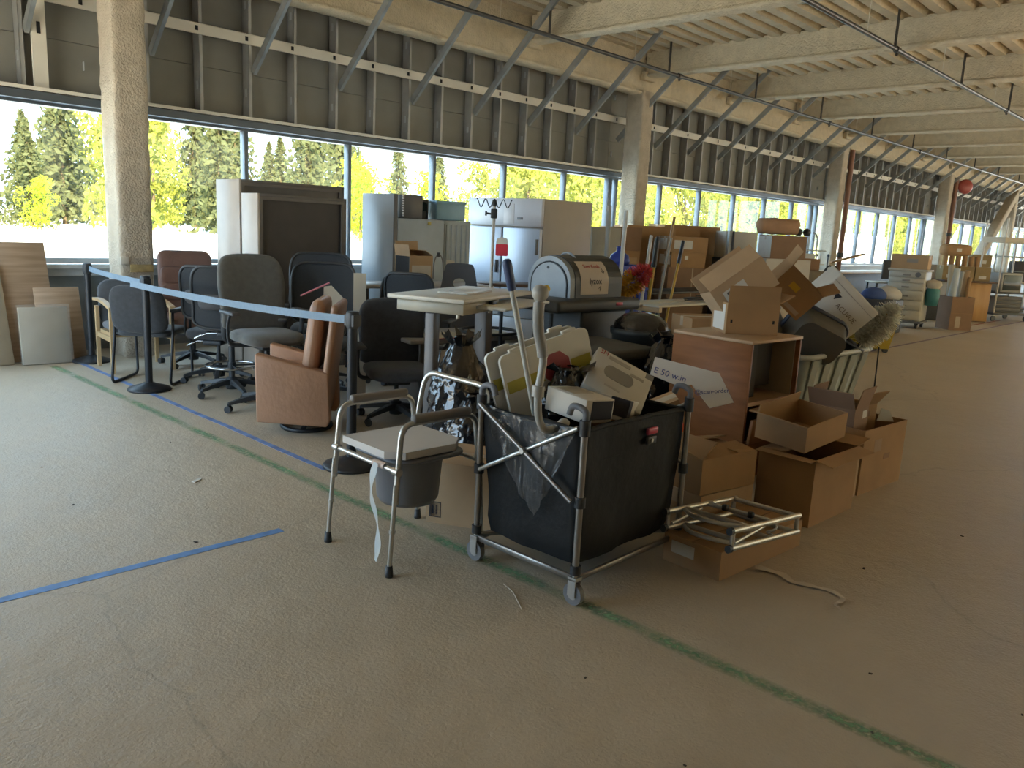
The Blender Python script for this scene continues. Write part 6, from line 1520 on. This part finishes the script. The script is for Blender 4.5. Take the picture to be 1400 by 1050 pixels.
MB().pillow(rrect(0.62, 0.34, 0.1), 0.26, M=TRS((0, 0, 0.12))).build('sack_body', M_CARD, t); MB().rbox(-0.06, 0.06, -0.171, -0.10, 0.08, 0.16, 0.01).build('sack_label', M_LABEL, t)

# ------------------------------------------------------------------ tall pole carts at the far right
def pole_cart(label, loc, rz, w, d, shelves, top):
    t = thing('pole_cart', label, 'cart', loc, rz)
    for sx in (-1, 1):
        for sy in (-1, 1):
            MB().cyl((sx*w/2, sy*d/2, 0.10), (sx*w/2, sy*d/2, top if sy < 0 else top*0.98), 0.020, n=8).build('pole', M_WHT, t)
            MB().cyl((sx*w/2, sy*d/2-0.02, 0.06), (sx*w/2, sy*d/2+0.02, 0.06), 0.06, n=12).build('caster', M_DKGREY, t)
    for z, mm, th in shelves: MB().rbox(-w/2-0.03, w/2+0.03, -d/2-0.03, d/2+0.03, z, z+th, 0.01).build('shelf', mm, t)
    return t
pole_cart('white pole cart with a high double shelf by the pine counter', (21.35, 4.66, 0), R(-30), 0.95, 0.55, [(0.14, M_DKGREY, 0.05), (0.62, M_DKGREY, 0.03), (1.76, M_PAPER, 0.12)], 2.30)
pole_cart('grey equipment cart beyond the white pole cart', (23.6, 4.85, 0), R(-30), 1.1, 0.55, [(0.14, M_DKGREY, 0.05), (0.80, M_LOCK, 0.04), (1.42, M_LOCK, 0.04)], 1.55)
t = thing('bench_monitor', 'boxy monitor with a pale bezel on the pole cart lower shelf', 'monitor', (21.33, 4.66, 0.653), R(-30))
MB().rbox(-0.30, 0.30, -0.20, 0.22, 0, 0.44, 0.015).build('case', M_LOCK, t); MB().rbox(-0.25, 0.25, -0.21, -0.198, 0.05, 0.39, 0.01).build('screen_glass', mat('dark_screen', (0.03, 0.045, 0.045)), t)
t = thing('drawer_unit', 'grey ribbed drawer unit on the pole cart bottom shelf', 'unit', (21.35, 4.66, 0.193), R(-30))
MB().rbox(-0.42, 0.36, -0.22, 0.22, 0, 0.36, 0.01).build('case', M_GREYI, t)
for i in range(4): MB().rbox(-0.40, 0.34, -0.235, -0.218, 0.02+0.085*i, 0.09+0.085*i, 0.004, 1).build('drawer', M_DKGREY, t)
t = thing('drum', 'dark metal drum on the grey equipment cart', 'drum', (23.5, 4.85, 0.843), 0)
MB().lathe([(0, 0), (0.24, 0), (0.25, 0.02), (0.24, 0.48), (0.25, 0.50), (0, 0.51)], 18).build('drum_body', M_DKGREY, t); MB().lathe([(0.252, 0.24), (0.258, 0.25), (0.252, 0.26)], 18, caps=False).build('hoop', M_LOCK, t)

# ------------------------------------------------------------------ on the structure
t = thing('standpipe', 'rust-red standpipe on the third sprayed column', 'pipe', (21.83, 8.72, 0)); MB().cyl((0, 0, 0), (0, 0, 3.98), 0.065, n=12).build('riser', mat('rust_red', (0.22, 0.095, 0.055), rough=0.55), t); MB().cyl((0, 0, 1.2), (0, 0, 1.32), 0.085, n=12).build('coupling', M_BLKP, t)
t = thing('standpipe', 'rust-red standpipe on the fourth sprayed column', 'pipe', (31.08, 8.72, 0)); MB().cyl((0, 0, 0), (0, 0, 3.98), 0.075, n=12).build('riser', mat('rust_red', (0.22, 0.095, 0.055)), t); MB().cyl((0, 0, 2.0), (0, 0, 2.12), 0.095, n=12).build('coupling', M_BLKP, t)
t = thing('alarm_bell', 'round red alarm bell on the standpipe of the fourth column', 'bell', (31.32, 8.50, 3.70), face(-0.75, -0.65))
MB().lathe([(0.0, 0.0), (0.24, 0.0), (0.25, 0.03), (0.20, 0.08), (0.1, 0.11), (0, 0.115)], 24, M=TRS((0, 0, 0), (R(90), 0, 0))).build('gong', mat('alarm_red', (0.34, 0.06, 0.04), rough=0.45), t)
MB().rbox(-0.08, 0.08, 0.0, 0.12, -0.08, 0.08, 0.01).build('bell_box', M_BLKP, t)
M_BRC = mat('fireproofing_column', (0.55, 0.50, 0.41))
o = MB().rbox(-0.16, 0.16, -0.16, 0.16, 0.0, 6.2, 0.03, 2).build('diagonal_brace', M_BRC, wall, (34.2, 8.75, 0.6), (0, math.atan2(5.2, 3.4), 0))
# parked vans beyond the window
def van(label, loc, rz):
    t = thing('van', label, 'van', loc, rz)
    MB().rbox(-2.6, 1.6, -0.95, 0.95, 0.35, 2.3, 0.15, 3).build('body', M_WHTP, t)
    MB().rbox(1.4, 2.6, -0.92, 0.92, 0.35, 1.35, 0.12, 3).build('bonnet', M_WHTP, t)
    MB().rbox(1.15, 1.72, -0.80, 0.80, 1.35, 2.05, 0.08, 2).build('windscreen', M_GASK, t)
    for x in (-1.7, 1.7):
        for y in (-0.9, 0.9): MB().cyl((x, y-0.1, 0.35), (x, y+0.1, 0.35), 0.35, n=16).build('wheel', M_BLKP, t)
van('white van parked outside nearest the third sprayed column', (50.2, 19.8, -0.12), R(12))
van('second white van parked outside just beyond the first', (57.6, 21.3, -0.12), R(8))
# ------------------------------------------------------------------ marks and scraps on the floor
M_TAPEB = mat('blue_tape', (0.13, 0.27, 0.55), rough=0.6, var=0.18, vscale=14)
M_TAPEN = mat('worn_blue_tape', (0.10, 0.14, 0.30), col2=(0.20, 0.34, 0.66), rough=0.6, vscale=9)
M_PURP = mat('purple_tape', (0.20, 0.14, 0.17), rough=0.6, var=0.2, vscale=9)
def green_mat():
    m = mat('green_paint', (0.27, 0.43, 0.25), rough=0.7, var=0.15, vscale=5)
    nt = m.node_tree; N = nt.nodes; L = nt.links; p = N['Principled BSDF']
    tc = N.new('ShaderNodeTexCoord'); sep = N.new('ShaderNodeSeparateXYZ'); L.new(tc.outputs['Object'], sep.inputs[0])
    nz = N.new('ShaderNodeTexNoise'); nz.inputs['Scale'].default_value = 3; L.new(tc.outputs['Object'], nz.inputs['Vector'])
    n2 = N.new('ShaderNodeTexNoise'); n2.inputs['Scale'].default_value = 45; n2.inputs['Detail'].default_value = 5; L.new(tc.outputs['Object'], n2.inputs['Vector'])
    a = N.new('ShaderNodeMath'); a.operation = 'ABSOLUTE'; L.new(sep.outputs['X'], a.inputs[0])
    e = N.new('ShaderNodeMapRange'); e.inputs['From Min'].default_value = 0.048; e.inputs['From Max'].default_value = 0.006; L.new(a.outputs[0], e.inputs['Value'])
    g = N.new('ShaderNodeMapRange'); g.inputs['From Min'].default_value = 0.36; g.inputs['From Max'].default_value = 0.60; g.inputs['To Min'].default_value = 0.28; L.new(nz.outputs['Fac'], g.inputs['Value'])
    s = N.new('ShaderNodeMapRange'); s.inputs['From Min'].default_value = 0.30; s.inputs['From Max'].default_value = 0.55; L.new(n2.outputs['Fac'], s.inputs['Value'])
    m1 = N.new('ShaderNodeMath'); m1.operation = 'MULTIPLY'; m2 = N.new('ShaderNodeMath'); m2.operation = 'MULTIPLY'; m3 = N.new('ShaderNodeMath'); m3.operation = 'MULTIPLY'; m3.inputs[1].default_value = 0.8
    L.new(e.outputs['Result'], m1.inputs[0]); L.new(g.outputs['Result'], m1.inputs[1]); L.new(m1.outputs[0], m2.inputs[0]); L.new(s.outputs['Result'], m2.inputs[1]); L.new(m2.outputs[0], m3.inputs[0])
    L.new(m3.outputs[0], p.inputs['Alpha']); return m
def floor_strip(name, label, cat, a, b, w, m, z=0.0015, seg=24, jit=0.0):
    a, b = Vector((a[0], a[1], 0)), Vector((b[0], b[1], 0)); d = b-a; L = d.length
    mb = MB(); vs = []
    for i in range(seg+1):
        y = L*i/seg; k = jit*noise.noise(Vector((y*1.1, a.x, 3))); j2 = w/2*(1+0.12*noise.noise(Vector((y*4, 1, 2))))
        for x in (k-j2, k+j2): vs += [(x, y, 0.0003), (x, y, z)]
    fs = []
    for i in range(seg):
        o = i*4; p = o+4
        fs += [(o+1, o+3, p+3, p+1), (o, p, p+2, o+2), (o, o+1, p+1, p), (o+2, p+2, p+3, o+3)]
    fs += [(0, 2, 3, 1), (seg*4, seg*4+1, seg*4+3, seg*4+2)]
    o = mb.add(vs, fs).build(name, m, None, (a.x, a.y, 0), math.atan2(-d.x, d.y))
    return tag(o, label, cat)
floor_strip('painted_line', 'faded green spray-painted line running across the concrete floor', 'line', (2.545, 0.2), (2.535, 8.6), 0.10, green_mat(), 0.0008)
floor_strip('floor_tape', 'worn blue tape line on the floor under the belt posts', 'tape', (2.745, 4.15), (2.80, 8.75), 0.045, M_TAPEN, jit=0.01)
floor_strip('floor_tape', 'bright blue tape strip on the open floor at the lower left', 'tape', (-0.6, 3.50), (2.01, 3.435), 0.052, M_TAPEB, jit=0.006)
floor_strip('floor_tape', 'thin purple tape line on the far floor past the mop bucket', 'tape', (10.5, 4.31), (30.0, 4.15), 0.05, M_PURP, seg=40)
floor_strip('floor_tape', 'short reddish tape strip on the floor in front of the pine counter', 'tape', (18.2, 4.62), (21.4, 4.60), 0.06, mat('red_tape', (0.25, 0.09, 0.06), rough=0.6), seg=8)
t = thing('scrap', 'white paper scrap on the open floor beside the blue-taped row', 'scrap', (2.03, 4.42, 0.002), R(40)); MB().prism([(-0.045, -0.012), (0.03, -0.018), (0.05, 0.0), (-0.03, 0.014)], 0, 0.004).build('scrap_body', M_LABEL, t)
t = thing('bent_wire', 'thin pale bent wire lying on the floor in front of the cart', 'wire', (2.36, 2.14, 0.003))
MB().tube([(0.06, 0.13, 0), (0.035, 0.05, 0), (-0.01, -0.02, 0.001), (-0.055, -0.09, 0)], 0.0022, 6, sub=6).build('wire_body', mat('pale_wire', (0.50, 0.45, 0.38), rough=0.5), t)
rnd = random.Random(4)
chip = MB().prism([(-0.012, -0.005), (0.010, -0.007), (0.013, 0.004), (-0.006, 0.007)], 0, 0.004).mesh('chip', mat('dark_chip', (0.05, 0.04, 0.03), rough=0.9))
for (x, y, s, r) in ((1.36, 4.42, 1.2, 1), (1.62, 3.55, 1.6, 2), (0.95, 4.33, 0.8, 0.4), (1.44, 5.2, 0.9, 2.2), (2.10, 1.55, 0.9, 0.3), (2.55, 0.72, 0.8, 1.1), (2.92, 0.86, 1.0, 2.0), (3.05, 0.40, 0.8, 0.5), (1.95, 1.05, 0.7, 1.7), (2.26, 5.30, 0.9, 0.9), (3.9, 1.25, 1.5, 0.2), (4.8, 1.05, 1.2, 1.3)):
    t = thing('debris_chip', 'small dark chip of debris lying on the bare concrete', 'debris', (x, y, 0.0), r, 'dark chips on the bare floor')
    o = link('chip_body', chip, t); o.scale = (s*0.6, s*0.6, 0.7)
